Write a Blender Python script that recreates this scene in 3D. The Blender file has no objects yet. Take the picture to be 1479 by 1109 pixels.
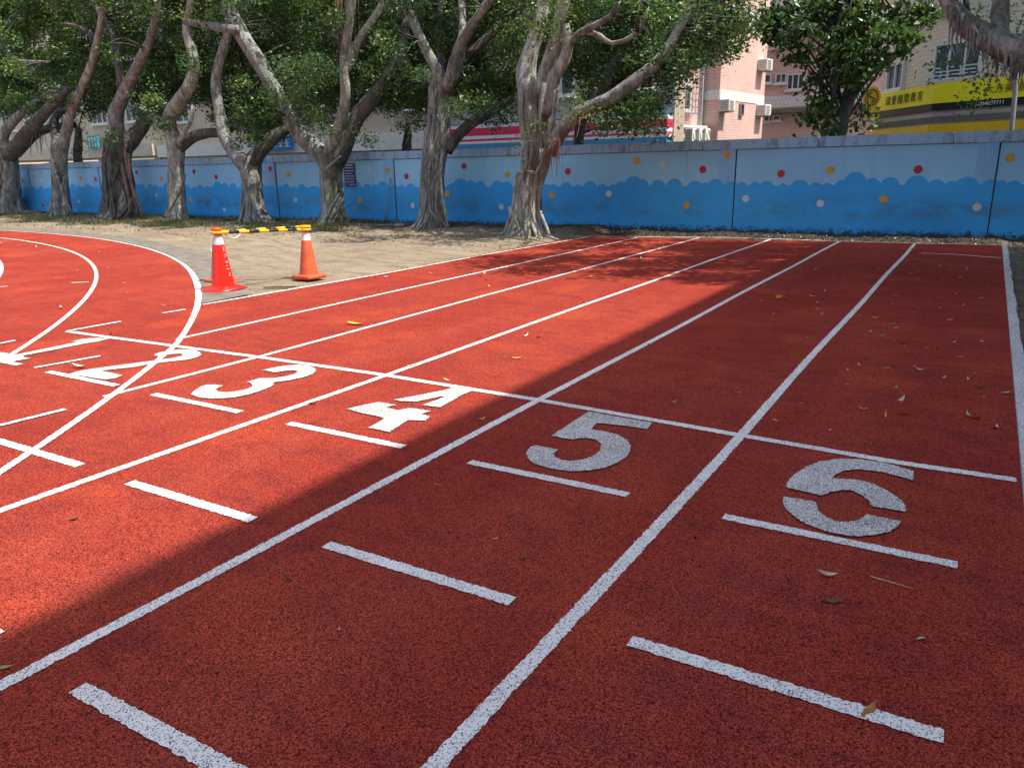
import bpy, bmesh, math
import numpy as np
from mathutils import Vector, Matrix

rng = np.random.default_rng(11)
scene = bpy.context.scene
COL = scene.collection

# ------------------------------------------------------------------ camera, world, sun, exposure
IW, IH = 1479.0, 1109.0
CF, YAW, PITCH, ROLL, CH = 1098.6036, 0.547403, 0.273769, -0.017159, 1.34105
def _rot():
    f = np.array([-math.sin(YAW)*math.cos(PITCH), math.cos(YAW)*math.cos(PITCH), -math.sin(PITCH)])
    r = np.array([math.cos(YAW), math.sin(YAW), 0.0])
    u = np.cross(r, f)
    c, s = math.cos(ROLL), math.sin(ROLL)
    return np.array([c*r+s*u, -s*r+c*u, f])
CR = _rot()
CAM = np.array([0, 0, CH])
cd = bpy.data.cameras.new('camera'); cam = bpy.data.objects.new('camera', cd); COL.objects.link(cam)
cd.sensor_fit = 'HORIZONTAL'; cd.sensor_width = 36.0; cd.lens = CF/IW*36.0
cd.clip_start = 0.05; cd.clip_end = 3000
m = Matrix(((CR[0][0], CR[1][0], -CR[2][0], 0), (CR[0][1], CR[1][1], -CR[2][1], 0),
            (CR[0][2], CR[1][2], -CR[2][2], CH), (0, 0, 0, 1)))
cam.matrix_world = m
scene.camera = cam

SUN_EL = math.radians(60)
SH = np.array([0.995, 0.06]); SH = SH/np.linalg.norm(SH)          # horizontal direction towards the sun
SUNV = np.array([SH[0]*math.cos(SUN_EL), SH[1]*math.cos(SUN_EL), math.sin(SUN_EL)])
world = bpy.data.worlds.new('World'); scene.world = world; world.use_nodes = True
wn = world.node_tree.nodes; wl = world.node_tree.links
sky = wn.new('ShaderNodeTexSky'); sky.sky_type = 'NISHITA'; sky.sun_disc = False
sky.sun_elevation = SUN_EL; sky.sun_rotation = math.atan2(SH[0], SH[1])
sky.air_density = 1.15; sky.dust_density = 2.6
wl.new(sky.outputs[0], wn['Background'].inputs[0]); wn['Background'].inputs[1].default_value = 0.15
sl = bpy.data.lights.new('sun', 'SUN'); sun = bpy.data.objects.new('sun', sl); COL.objects.link(sun)
sl.energy = 3.95; sl.angle = math.radians(0.53); sl.color = (1.0, 0.94, 0.84)
sun.rotation_euler = Vector((-SUNV[0], -SUNV[1], -SUNV[2])).to_track_quat('-Z', 'Y').to_euler()
sun.location = (20, -10, 40)
vs = scene.view_settings
vs.view_transform = 'Standard'; vs.look = 'None'; vs.gamma = 1.0; vs.use_curve_mapping = False
vs.exposure = 0.80
cy = scene.cycles; cy.max_bounces = 6; cy.diffuse_bounces = 3; cy.glossy_bounces = 2; cy.transmission_bounces = 3; cy.caustics_reflective = False; cy.caustics_refractive = False

# ------------------------------------------------------------------ helpers
def ray(x, y):
    return CR.T @ np.array([(x-IW/2)/CF, -(y-IH/2)/CF, 1.0])
def gp(x, y, z=0.0):
    d = ray(x, y); return CAM + d*((z-CH)/d[2])
def at(x, y, Y):
    d = ray(x, y); return CAM + d*(Y/d[1])
def onplane(x, y, P, D):
    n = np.array([D[1], -D[0], 0.0]); d = ray(x, y)
    return CAM + d*(np.dot(np.array([P[0], P[1], 0])-CAM, n)/np.dot(d, n))
def pscale(P):                                         # metres per photograph pixel at P
    return float(np.dot(np.asarray(P)-CAM, CR[2]))/CF

def link(ob, parent=None):
    COL.objects.link(ob)
    if parent is not None: ob.parent = parent
    return ob
def tag(o, label, cat, group=None, kind=None):
    if label: o['label'] = label
    if cat: o['category'] = cat
    if group: o['group'] = group
    if kind: o['kind'] = kind
    return o
def empty(name, loc=(0, 0, 0), label=None, cat=None, group=None):
    o = bpy.data.objects.new(name, None); o.location = loc; o.empty_display_size = 0.2
    link(o); return tag(o, label, cat, group)
JOINED = {'lettering', 'twigs', 'root_curtain', 'grille', 'railing', 'window_grille', 'small_plates', 'stencil_marks'}
def mk(name, verts, faces, mat, parent=None, smooth=False, uv=None):
    me = bpy.data.meshes.new(name)
    me.from_pydata([tuple(map(float, v)) for v in verts], [], [tuple(int(i) for i in f) for f in faces])
    if mat is not None: me.materials.append(mat)
    if smooth: me.polygons.foreach_set('use_smooth', [True]*len(me.polygons))
    if uv is not None:
        l = me.uv_layers.new(name='UVMap')
        for lp in me.loops: l.data[lp.index].uv = uv[lp.vertex_index]
    me.update()
    o = bpy.data.objects.new(name, me)
    if parent is not None:                              # geometry is given in world space
        o.location = -Vector(parent_origin(parent))
    if name in JOINED: o['kind'] = 'stuff'
    return link(o, parent)
def parent_origin(p):
    v = Vector((0, 0, 0))
    while p is not None:
        v += p.location; p = p.parent
    return v
class MB:
    def __init__(s): s.v = []; s.f = []
    def add(s, v, f):
        b = len(s.v); s.v += [tuple(q) for q in v]; s.f += [tuple(b+i for i in q) for q in f]; return s
    def box(s, c, size, ax=None, ay=None):
        ax = np.array(ax if ax is not None else (1, 0, 0), float); ax /= np.linalg.norm(ax)
        ay = np.array(ay if ay is not None else (-ax[1], ax[0], 0), float); ay /= np.linalg.norm(ay)
        az = np.cross(ax, ay); c = np.array(c, float); h = np.array(size)/2.0
        v = [c+ax*h[0]*i+ay*h[1]*j+az*h[2]*k for i in (-1, 1) for j in (-1, 1) for k in (-1, 1)]
        return s.add(v, [(0, 1, 3, 2), (4, 6, 7, 5), (0, 4, 5, 1), (2, 3, 7, 6), (0, 2, 6, 4), (1, 5, 7, 3)])
    def prism(s, poly, z0, z1):
        n = len(poly); v = [(p[0], p[1], z0) for p in poly]+[(p[0], p[1], z1) for p in poly]
        f = [tuple(range(n-1, -1, -1)), tuple(range(n, 2*n))]+[(i, (i+1) % n, n+(i+1) % n, n+i) for i in range(n)]
        return s.add(v, f)
    def build(s, name, mat, parent=None, smooth=False): return mk(name, s.v, s.f, mat, parent, smooth)
def bevel(o, w=0.01, seg=2):
    b = o.modifiers.new('bevel', 'BEVEL'); b.width = w; b.segments = seg; b.limit_method = 'ANGLE'; return o

def catmull(P, R, step):
    P = np.asarray(P, float); R = np.asarray(R, float)
    Q = np.vstack([2*P[0]-P[1], P, 2*P[-1]-P[-2]]); S = np.r_[R[0], R, R[-1]]
    out = []; ro = []
    for i in range(1, len(Q)-2):
        n = max(2, int(np.linalg.norm(Q[i+1]-Q[i])/step))
        for t in np.arange(n)/n:
            a, b, c, d = Q[i-1], Q[i], Q[i+1], Q[i+2]
            out.append(0.5*((2*b)+(c-a)*t+(2*a-5*b+4*c-d)*t*t+(3*b-a-3*c+d)*t**3))
            ro.append(S[i]*(1-t)+S[i+1]*t)
    out.append(P[-1]); ro.append(R[-1])
    return np.array(out), np.array(ro)
def tube_data(P, R, sides=8, lump=0.0, flute=0.0, seed=0, cap=True):
    P = np.asarray(P, float); n = len(P); r = np.random.default_rng(seed)
    T = np.gradient(P, axis=0); T /= np.linalg.norm(T, axis=1)[:, None]+1e-9
    u = np.cross(T[0], (0.3, 1, 0.1)); u /= np.linalg.norm(u)
    ang = np.arange(sides)/sides*2*math.pi
    ph = r.uniform(0, 6.28, 10); s = np.r_[0, np.cumsum(np.linalg.norm(np.diff(P, axis=0), axis=1))]
    V = []
    for i in range(n):
        u = u-T[i]*np.dot(u, T[i]); u /= np.linalg.norm(u); w = np.cross(T[i], u)
        k = np.ones(sides)
        if flute:
            k += flute*(0.5*np.sin(3*ang+ph[0]+0.9*s[i])+0.45*np.sin(5*ang+ph[1]-0.7*s[i])+0.4*np.sin(9*ang+ph[2]+0.5*s[i]*math.sin(ph[5])))
        if lump:
            k += lump*(np.sin(2*ang+ph[3]+s[i]*3.1)*np.sin(s[i]*2.3+ph[4])+0.7*np.sin(4*ang+ph[6]-s[i]*5)*np.sin(s[i]*4.7+ph[7]))
        V.append(P[i]+(np.cos(ang)[:, None]*u+np.sin(ang)[:, None]*w)*(R[i]*k)[:, None])
    V = np.vstack(V)
    F = [(i*sides+j, i*sides+(j+1) % sides, (i+1)*sides+(j+1) % sides, (i+1)*sides+j) for i in range(n-1) for j in range(sides)]
    if cap:
        F += [tuple(range(sides-1, -1, -1)), tuple(range((n-1)*sides, n*sides))]
    return V, F

# ------------------------------------------------------------------ materials
class NT:
    def __init__(s, name):
        s.m = bpy.data.materials.new(name); s.m.use_nodes = True; s.t = s.m.node_tree; s.b = s.t.nodes['Principled BSDF']
    def n(s, typ, ins=None, **kw):
        q = s.t.nodes.new(typ)
        for k, v in kw.items(): setattr(q, k, v)
        for k, v in (ins or {}).items(): s.set(q.inputs[k], v)
        return q
    def set(s, inp, v):
        if isinstance(v, bpy.types.NodeSocket): s.t.links.new(v, inp)
        elif isinstance(v, bpy.types.Node): s.t.links.new(v.outputs[0], inp)
        else: inp.default_value = v
    def pos(s, scale=(1, 1, 1)):
        g = s.n('ShaderNodeNewGeometry'); mp = s.n('ShaderNodeMapping', {0: g.outputs['Position'], 'Scale': scale}); return mp.outputs[0]
    def noise(s, vec, scale, detail=4, rough=0.55, dist=0.0):
        return s.n('ShaderNodeTexNoise', {'Vector': vec, 'Scale': scale, 'Detail': detail, 'Roughness': rough, 'Distortion': dist}).outputs[0]
    def ramp(s, fac, a, b, ca=0.0, cb=1.0):
        return s.n('ShaderNodeMapRange', {0: fac, 1: a, 2: b, 3: ca, 4: cb}).outputs[0]
    def mix(s, fac, a, b, typ='MIX'):
        q = s.n('ShaderNodeMix', data_type='RGBA', blend_type=typ)
        s.set(q.inputs[0], fac); s.set(q.inputs[6], a if not isinstance(a, tuple) else (*a, 1) if len(a) == 3 else a)
        s.set(q.inputs[7], b if not isinstance(b, tuple) else (*b, 1) if len(b) == 3 else b); return q.outputs[2]
    def math(s, op, a, b=0.0, clamp=False):
        q = s.n('ShaderNodeMath', operation=op, use_clamp=clamp); s.set(q.inputs[0], a); s.set(q.inputs[1], b); return q.outputs[0]
    def out(s, col=None, rough=None, bump=None, bs=0.3, bd=0.01, spec=None, metal=None):
        if col is not None: s.set(s.b.inputs['Base Color'], (*col, 1) if isinstance(col, tuple) and len(col) == 3 else col)
        if rough is not None: s.set(s.b.inputs['Roughness'], rough)
        if spec is not None: s.set(s.b.inputs['Specular IOR Level'], spec)
        if metal is not None: s.set(s.b.inputs['Metallic'], metal)
        if bump is not None:
            q = s.n('ShaderNodeBump', {'Height': bump, 'Strength': bs, 'Distance': bd}); s.set(s.b.inputs['Normal'], q.outputs[0])
        return s.m

def mat_simple(name, col, rough=0.6, var=0.15, scale=6.0, spec=0.4, metal=0.0, bump=0.0):
    t = NT(name); n = t.noise(t.pos(), scale, 5)
    c = t.mix(t.ramp(n, 0.3, 0.7), tuple(x*(1-var) for x in col), tuple(min(1, x*(1+var)) for x in col))
    return t.out(c, rough, n if bump else None, bump, 0.01, spec, metal)

def mat_track():
    t = NT('red_track_rubber'); p = t.pos()
    big = t.noise(p, 0.55, 5, 0.6); mid = t.noise(t.pos((1, 2.2, 1)), 2.6, 5, 0.65, 0.4); blot = t.noise(p, 1.3, 3, 0.5)
    c = t.mix(t.ramp(big, 0.35, 0.65), (0.355, 0.047, 0.030), (0.425, 0.066, 0.040))
    c = t.mix(t.math('MULTIPLY', t.ramp(mid, 0.47, 0.66), 0.7), c, (0.25, 0.040, 0.038))
    c = t.mix(t.math('MULTIPLY', t.ramp(blot, 0.55, 0.68), 0.75), c, (0.50, 0.078, 0.038))
    wear = t.noise(t.pos((1.6, 0.12, 1)), 1.0, 4, 0.6); c = t.mix(t.math('MULTIPLY', t.ramp(wear, 0.5, 0.7), 0.35), c, (0.52, 0.10, 0.062))
    stain = t.noise(t.pos((0.7, 1.0, 1)), 0.9, 6, 0.72, 1.2); c = t.mix(t.math('MULTIPLY', t.ramp(stain, 0.60, 0.70), 0.4), c, (0.22, 0.045, 0.042))
    v = t.n('ShaderNodeTexVoronoi', {'Vector': p, 'Scale': 290.0}, feature='F1')
    v2 = t.n('ShaderNodeTexVoronoi', {'Vector': p, 'Scale': 190.0}, feature='F1')
    g = t.n('ShaderNodeSeparateColor', {0: v.outputs['Color']})
    gr = t.ramp(g.outputs[0], 0, 1, 0.35, 1.65)
    c = t.mix(1.0, c, t.n('ShaderNodeCombineColor', {0: gr, 1: gr, 2: gr}).outputs[0], 'MULTIPLY')
    pit = t.ramp(v2.outputs['Distance'], 0.48, 0.85)
    c = t.mix(t.math('MULTIPLY', pit, 0.85), c, (0.07, 0.010, 0.009))
    hgt = t.math('SUBTRACT', t.math('MULTIPLY', v.outputs['Distance'], -0.6), t.math('MULTIPLY', v2.outputs['Distance'], 0.8))
    return t.out(c, 0.88, hgt, 0.75, 0.006, 0.03)
def mat_paint(name='white_track_paint', cover=0.14, tint=(0.90, 0.85, 0.79)):
    """cover: share of the rubber granules that the paint has not covered"""
    t = NT(name); p = t.pos()
    v = t.n('ShaderNodeTexVoronoi', {'Vector': p, 'Scale': 310.0}, feature='F1'); w = t.noise(p, 2.2, 4, 0.6); f = t.noise(p, 420.0, 2, 0.6)
    g = t.n('ShaderNodeSeparateColor', {0: v.outputs['Color']}).outputs[0]
    g = t.math('ADD', t.math('ADD', g, t.math('MULTIPLY', t.math('SUBTRACT', w, 0.5), -0.45)), t.math('MULTIPLY', t.math('SUBTRACT', f, 0.5), 0.5))
    hole = t.ramp(g, cover+0.04, cover-0.04)
    c = t.mix(t.ramp(w, 0.3, 0.7), tint, tuple(x*0.93 for x in tint))
    c = t.mix(t.math('MULTIPLY', hole, 0.92), c, (0.10, 0.06, 0.06))
    return t.out(c, 0.75, t.math('MULTIPLY', t.math('ADD', v.outputs['Distance'], hole), -0.6), 0.5, 0.004, 0.25)
def mat_dirt():
    t = NT('dry_earth'); p = t.pos()
    a = t.noise(p, 0.5, 6, 0.65); b = t.noise(t.pos((0.6, 2.0, 1)), 2.4, 6, 0.7, 0.6); c3 = t.noise(p, 28, 5, 0.7)
    c = t.mix(t.ramp(a, 0.35, 0.65), (0.315, 0.252, 0.175), (0.23, 0.185, 0.13))
    c = t.mix(t.math('MULTIPLY', t.ramp(b, 0.47, 0.64), 0.8), c, (0.15, 0.118, 0.082))
    c = t.mix(t.math('MULTIPLY', t.ramp(c3, 0.52, 0.68), 0.6), c, (0.11, 0.08, 0.052))
    c = t.mix(t.math('MULTIPLY', t.ramp(c3, 0.42, 0.30), 0.5), c, (0.44, 0.35, 0.24))
    # darker humus close to the wall and right of the track
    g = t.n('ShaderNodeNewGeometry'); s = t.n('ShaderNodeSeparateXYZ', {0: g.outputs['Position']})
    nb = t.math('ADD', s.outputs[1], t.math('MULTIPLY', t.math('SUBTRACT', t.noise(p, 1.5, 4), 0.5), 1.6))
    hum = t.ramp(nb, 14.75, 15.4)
    rgt = t.ramp(s.outputs[0], 0.2, 0.4)
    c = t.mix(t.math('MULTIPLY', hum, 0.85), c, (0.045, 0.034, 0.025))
    c = t.mix(t.math('MULTIPLY', rgt, 0.8), c, t.mix(t.ramp(b, 0.4, 0.65), (0.17, 0.15, 0.115), (0.07, 0.06, 0.045)))
    return t.out(c, 0.95, t.math('ADD', b, t.math('MULTIPLY', c3, 0.5)), 0.7, 0.04, 0.1)
def mat_wallpaint(name, col, dirt=1.0, low=0.0):
    t = NT(name); p = t.pos()
    st = t.noise(t.pos((3.4, 3.4, 0.22)), 1.6, 6, 0.68); pt = t.noise(t.pos((0.8, 0.8, 1.4)), 1.7, 6, 0.7, 0.8)
    fine = t.noise(p, 45, 4, 0.7); fade = t.noise(t.pos((0.5, 1, 0.8)), 1.1, 3)
    c = t.mix(t.ramp(fade, 0.3, 0.7), tuple(x*0.9 for x in col), tuple(min(1, x*1.1+0.01) for x in col))
    c = t.mix(t.math('MULTIPLY', t.ramp(st, 0.56, 0.72), 0.55*dirt), c, (0.13, 0.16, 0.18))
    c = t.mix(t.math('MULTIPLY', t.ramp(st, 0.40, 0.28), 0.22*dirt), c, (0.62, 0.68, 0.72))
    if low:
        g = t.n('ShaderNodeNewGeometry'); z = t.n('ShaderNodeSeparateXYZ', {0: g.outputs['Position']}).outputs[2]
        band = t.math('MULTIPLY', t.ramp(z, 0.20, 0.42), t.ramp(z, 0.85, 0.55))
        c = t.mix(t.math('MULTIPLY', t.math('MULTIPLY', t.ramp(pt, 0.40, 0.62), band), 0.62*low), c, (0.10, 0.14, 0.14))
        chip = t.math('MULTIPLY', t.ramp(t.math('ADD', fine, t.math('MULTIPLY', z, -0.55)), 0.47, 0.53), t.ramp(pt, 0.42, 0.55))
        c = t.mix(t.math('MULTIPLY', chip, 0.75), c, (0.06, 0.08, 0.10))
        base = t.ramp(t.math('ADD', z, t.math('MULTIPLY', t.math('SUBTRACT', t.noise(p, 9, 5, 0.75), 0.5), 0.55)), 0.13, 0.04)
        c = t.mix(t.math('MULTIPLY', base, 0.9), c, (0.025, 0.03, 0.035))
    return t.out(c, 0.62, t.math('ADD', fine, pt), 0.12, 0.01, 0.3)
def mat_coping():
    t = NT('weathered_blue_concrete'); p = t.pos()
    st = t.noise(t.pos((2.5, 2.5, 0.5)), 2.0, 6, 0.72); b = t.noise(p, 0.8, 4); f = t.noise(p, 30, 5, 0.7)
    c = t.mix(t.ramp(b, 0.3, 0.7), (0.34, 0.58, 0.84), (0.40, 0.56, 0.72))
    c = t.mix(t.math('MULTIPLY', t.ramp(st, 0.50, 0.68), 0.7), c, (0.11, 0.12, 0.125))
    c = t.mix(t.math('MULTIPLY', t.ramp(f, 0.56, 0.66), 0.5), c, (0.05, 0.055, 0.06))
    return t.out(c, 0.85, f, 0.25, 0.01, 0.2)
def mat_bark(name, a=(0.48, 0.50, 0.45), b=(0.13, 0.137, 0.122), moss=0.0):
    t = NT(name); p = t.pos()
    s1 = t.noise(t.pos((4.2, 4.2, 1.3)), 2.0, 7, 0.70, 0.5); s2 = t.noise(p, 1.6, 4, 0.6); s3 = t.noise(t.pos((3, 3, 8)), 3.0, 5, 0.7); s4 = t.noise(p, 16, 5, 0.7)
    c = t.mix(t.ramp(s1, 0.36, 0.62), a, b)
    c = t.mix(t.math('MULTIPLY', t.ramp(s2, 0.48, 0.66), 0.6), c, (0.19, 0.17, 0.155))
    c = t.mix(t.math('MULTIPLY', t.ramp(s3, 0.58, 0.70), 0.55), c, (0.06, 0.052, 0.045))
    c = t.mix(t.math('MULTIPLY', t.ramp(s4, 0.40, 0.30), 0.45), c, (0.45, 0.43, 0.38))
    if moss:
        c = t.mix(t.math('MULTIPLY', t.ramp(t.noise(t.pos((2, 2, 0.5)), 1.3, 4), 0.45, 0.58), moss), c, (0.075, 0.085, 0.022))
    return t.out(c, 0.9, t.math('ADD', t.math('MULTIPLY', s1, 1.0), t.math('MULTIPLY', s4, 0.6)), 1.0, 0.09, 0.15)
def mat_leaf(name, dark, light, young, trans=0.35):
    t = NT(name); g = t.n('ShaderNodeNewGeometry'); r = g.outputs['Random Per Island']
    n = t.noise(t.pos(), 0.9, 3)
    c = t.mix(r, dark, light); tone = t.ramp(t.noise(t.pos(), 1.3, 3), 0.3, 0.7, 0.55, 1.55); c = t.mix(1.0, c, t.n('ShaderNodeCombineColor', {0: tone, 1: tone, 2: tone}).outputs[0], 'MULTIPLY')
    c = t.mix(t.math('MULTIPLY', t.ramp(t.math('ADD', t.math('MULTIPLY', r, 0.5), n), 0.78, 1.0), 0.8), c, young)
    t.out(c, 0.34, spec=0.5)
    tr = t.n('ShaderNodeBsdfTranslucent', {0: t.mix(0.5, c, young)})
    ms = t.n('ShaderNodeMixShader', {0: trans}); t.t.links.new(t.b.outputs[0], ms.inputs[1]); t.t.links.new(tr.outputs[0], ms.inputs[2])
    t.t.links.new(ms.outputs[0], t.t.nodes['Material Output'].inputs[0]); return t.m
def mat_tile(name, a, b, grout, bw=0.22, bh=0.075, bump=0.2):
    t = NT(name); uv = t.n('ShaderNodeUVMap').outputs[0]
    br = t.n('ShaderNodeTexBrick', {'Vector': uv, 'Color1': (*a, 1), 'Color2': (*b, 1), 'Mortar': (*grout, 1), 'Scale': 1.0,
             'Mortar Size': 0.006, 'Brick Width': bw, 'Row Height': bh})
    n = t.noise(t.pos((1, 1, 0.3)), 0.8, 5, 0.65)
    c = t.mix(t.math('MULTIPLY', t.ramp(n, 0.5, 0.75), 0.35), br.outputs[0], tuple(x*0.55 for x in a))
    return t.out(c, 0.55, br.outputs[1], -bump, 0.01, 0.35)
def mat_glass(name='window_glass'):
    t = NT(name); n = t.noise(t.pos(), 0.6, 3)
    c = t.mix(t.ramp(n, 0.35, 0.65), (0.03, 0.045, 0.05), (0.10, 0.13, 0.135)); return t.out(c, 0.12, spec=0.6)

M = dict(
    track=mat_track(), paint=mat_paint(cover=0.19), paintn=mat_paint('white_number_paint', 0.42, (0.80, 0.76, 0.71)), dirt=mat_dirt(),
    kerbp=mat_paint('white_kerb_paint', 0.30, (0.76, 0.74, 0.72)),
    pale=mat_wallpaint('pale_blue_wall_paint', (0.32, 0.67, 1.0), 0.35), wave=mat_wallpaint('bright_blue_wall_paint', (0.05, 0.44, 1.0), 0.2, 0.8),
    pillar=mat_wallpaint('stained_pillar_paint', (0.27, 0.56, 0.88), 1.3), coping=mat_coping(), joint_and_shade=mat_simple('dark_joint_and_shade', (0.03, 0.045, 0.06), 0.9),
    dot_r=mat_simple('red_dot_paint', (0.50, 0.035, 0.045), 0.6, 0.2, 9), dot_y=mat_simple('yellow_dot_paint', (0.68, 0.40, 0.055), 0.6, 0.2, 9),
    dot_w=mat_simple('white_dot_paint', (0.66, 0.72, 0.76), 0.6, 0.12, 9),
    bark=mat_bark('banyan_bark'), barkp=mat_bark('pale_banyan_bark', (0.68, 0.68, 0.59), (0.20, 0.20, 0.175)), barkm=mat_bark('mossy_banyan_bark', moss=0.6),
    barkd=mat_bark('dark_bark', (0.18, 0.19, 0.17), (0.047, 0.05, 0.044)), root=mat_simple('aerial_root', (0.17, 0.115, 0.085), 0.9, 0.4, 8),
    rootr=mat_simple('reddish_aerial_root', (0.22, 0.09, 0.07), 0.9, 0.4, 8),
    leaf=mat_leaf('banyan_leaf', (0.014, 0.052, 0.024), (0.058, 0.140, 0.044), (0.25, 0.37, 0.075)),
    leafy=mat_leaf('young_banyan_leaf', (0.09, 0.16, 0.03), (0.19, 0.27, 0.05), (0.34, 0.40, 0.08), 0.4),
    leafb=mat_leaf('broad_leaf', (0.025, 0.075, 0.020), (0.055, 0.125, 0.032), (0.17, 0.27, 0.05), 0.3),
    grass=mat_leaf('grass_blade', (0.075, 0.10, 0.028), (0.16, 0.165, 0.055), (0.33, 0.28, 0.13), 0.3),
    litter=mat_leaf('dead_leaf', (0.03, 0.02, 0.014), (0.075, 0.05, 0.03), (0.13, 0.088, 0.048), 0.1),
    concrete=mat_simple('grey_concrete', (0.18, 0.155, 0.125), 0.9, 0.35, 5, 0.2, 0, 0.2),
    asphalt=mat_simple('asphalt', (0.055, 0.055, 0.055), 0.9, 0.25, 20),
    white=mat_simple('white_render', (0.72, 0.70, 0.66), 0.7, 0.1, 1.2), cream=mat_simple('cream_render', (0.58, 0.49, 0.36), 0.75, 0.12, 1.0),
    beige=mat_tile('beige_tile', (0.44, 0.36, 0.28), (0.50, 0.41, 0.32), (0.55, 0.50, 0.44), 0.24, 0.07),
    pink=mat_tile('pink_tile', (0.66, 0.44, 0.385), (0.71, 0.50, 0.44), (0.50, 0.30, 0.27), 0.26, 0.10, 0.3),
    wtile=mat_tile('white_tile', (0.76, 0.74, 0.70), (0.80, 0.78, 0.74), (0.40, 0.40, 0.40), 0.18, 0.22, 0.3),
    ctile=mat_tile('cream_tile', (0.68, 0.56, 0.39), (0.73, 0.62, 0.45), (0.46, 0.37, 0.27), 0.34, 0.11, 0.3),
    gtile=mat_tile('greige_tile', (0.54, 0.46, 0.40), (0.58, 0.50, 0.44), (0.42, 0.36, 0.31), 0.34, 0.11, 0.2),
    glass=mat_glass(), frame=mat_simple('white_window_frame', (0.68, 0.68, 0.66), 0.5, 0.05), dframe=mat_simple('grey_metal', (0.25, 0.26, 0.26), 0.45, 0.1, 8, 0.5, 0.3),
    dark=mat_simple('arcade_shade', (0.035, 0.033, 0.03), 0.8, 0.4, 1.0), black=mat_simple('black_panel', (0.012, 0.013, 0.016), 0.45, 0.2, 5),
    yellow=mat_simple('yellow_sign_vinyl', (0.98, 0.81, 0.008), 0.5, 0.03, 1.5), amber=mat_simple('amber_panel', (0.85, 0.50, 0.012), 0.5, 0.06, 2),
    signtxt=mat_simple('brown_sign_lettering', (0.16, 0.13, 0.015), 0.5, 0.1), swhite=mat_simple('white_sign_lettering', (0.8, 0.8, 0.8), 0.5, 0.03),
    fred=mat_simple('crimson_fascia', (0.72, 0.045, 0.12), 0.45, 0.06, 2), fwhite=mat_simple('white_fascia', (0.78, 0.78, 0.79), 0.45, 0.04, 2), fblue=mat_simple('blue_fascia', (0.07, 0.26, 0.50), 0.45, 0.08, 2),
    teal=mat_simple('teal_sign', (0.02, 0.30, 0.33), 0.5, 0.1, 3), navy=mat_simple('navy_plate', (0.015, 0.045, 0.20), 0.4, 0.1, 3), sblue=mat_simple('blue_sign', (0.015, 0.16, 0.46), 0.5, 0.1, 3),
    acw=mat_simple('off_white_enamel', (0.70, 0.69, 0.64), 0.5, 0.07, 5),
    cone_r=mat_simple('glossy_red_plastic', (0.80, 0.022, 0.010), 0.32, 0.06, 7, 0.5), cone_o=mat_simple('faded_orange_plastic', (0.66, 0.115, 0.05), 0.6, 0.22, 9, 0.3),
    collar=mat_simple('white_reflective_band', (0.74, 0.73, 0.72), 0.4, 0.08, 12), cap_o=mat_simple('orange_plastic', (0.85, 0.10, 0.012), 0.4, 0.08, 12),
    bar_y=mat_simple('yellow_plastic', (0.85, 0.50, 0.012), 0.4, 0.08, 12), bar_k=mat_simple('black_plastic', (0.022, 0.022, 0.025), 0.45, 0.3, 12), rope=mat_simple('white_rope', (0.72, 0.70, 0.66), 0.8, 0.1, 20),
    lf_y=mat_simple('yellow_fallen_leaf', (0.60, 0.36, 0.04), 0.6, 0.35, 30), lf_t=mat_simple('tan_fallen_leaf', (0.50, 0.38, 0.22), 0.7, 0.3, 30), lf_p=mat_simple('pale_fallen_leaf', (0.58, 0.50, 0.36), 0.7, 0.25, 30),
    lf_b=mat_simple('brown_fallen_leaf', (0.13, 0.06, 0.03), 0.7, 0.35, 30), lf_o=mat_simple('amber_fallen_leaf', (0.32, 0.14, 0.03), 0.5, 0.4, 30), lf_g=mat_simple('green_fallen_leaf', (0.22, 0.24, 0.05), 0.6, 0.3, 30),
    slab=mat_simple('tan_stone', (0.30, 0.235, 0.155), 0.9, 0.35, 9, 0.1, 0, 0.4),
    roofc=mat_simple('school_facade', (0.50, 0.44, 0.36), 0.8, 0.1, 0.8),
)

# ------------------------------------------------------------------ ground
CC = np.array([-22.673, -13.816]); CRAD = 24.566
LX = [0.29-1.22*k for k in range(7)]
END_Y = 15.2
def hump(x, y):
    n = 0.025*math.sin(x*1.7+y*0.9)+0.02*math.sin(x*3.9-y*2.3)+0.015*math.sin(x*7.1+y*5.3)
    d = math.hypot(x-CC[0], y-CC[1])-CRAD
    out_curve = d if (x < -7.2) else 1e3
    if x < -7.2: edge = min(max(d, 0), max(-7.15-x, 0)) if y < END_Y else max(d, 0)
    elif x > 0.35: edge = x-0.45
    else: edge = y-END_Y-0.1
    if edge <= 0.0: return -0.06
    k = min(1, edge/1.2)
    z = -0.03+k*0.03+n*k
    if x < -7: z += 0.07*k*math.exp(-((y-15.4)/0.9)**2)
    z += 0.16*k*math.exp(-((x+7.6)**2+(y-13.9)**2)/1.1)
    if y > 15.6: z += 0.03*k
    return z
gx = np.r_[-900, -300, -120, -70, -50, np.arange(-42, 3.01, 0.28), 6, 12, 30, 120, 900]
gy = np.r_[-900, -200, -60, -20, -5, 2, np.arange(4, 16.61, 0.2), 17, 22, 40, 80, 300, 1500]
V = []
for y in gy:
    for x in gx:
        V.append((x, y, hump(x, y) if (-42.1 < x < 3.1 and 3.9 < y < 16.7) else -0.06))
nx = len(gx)
F = [(j*nx+i, j*nx+i+1, (j+1)*nx+i+1, (j+1)*nx+i) for j in range(len(gy)-1) for i in range(nx-1)]
tag(mk('ground', V, F, M['dirt'], None, True), 'dry tan earth beside the track, darker along the wall', 'ground', kind='structure')

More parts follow.
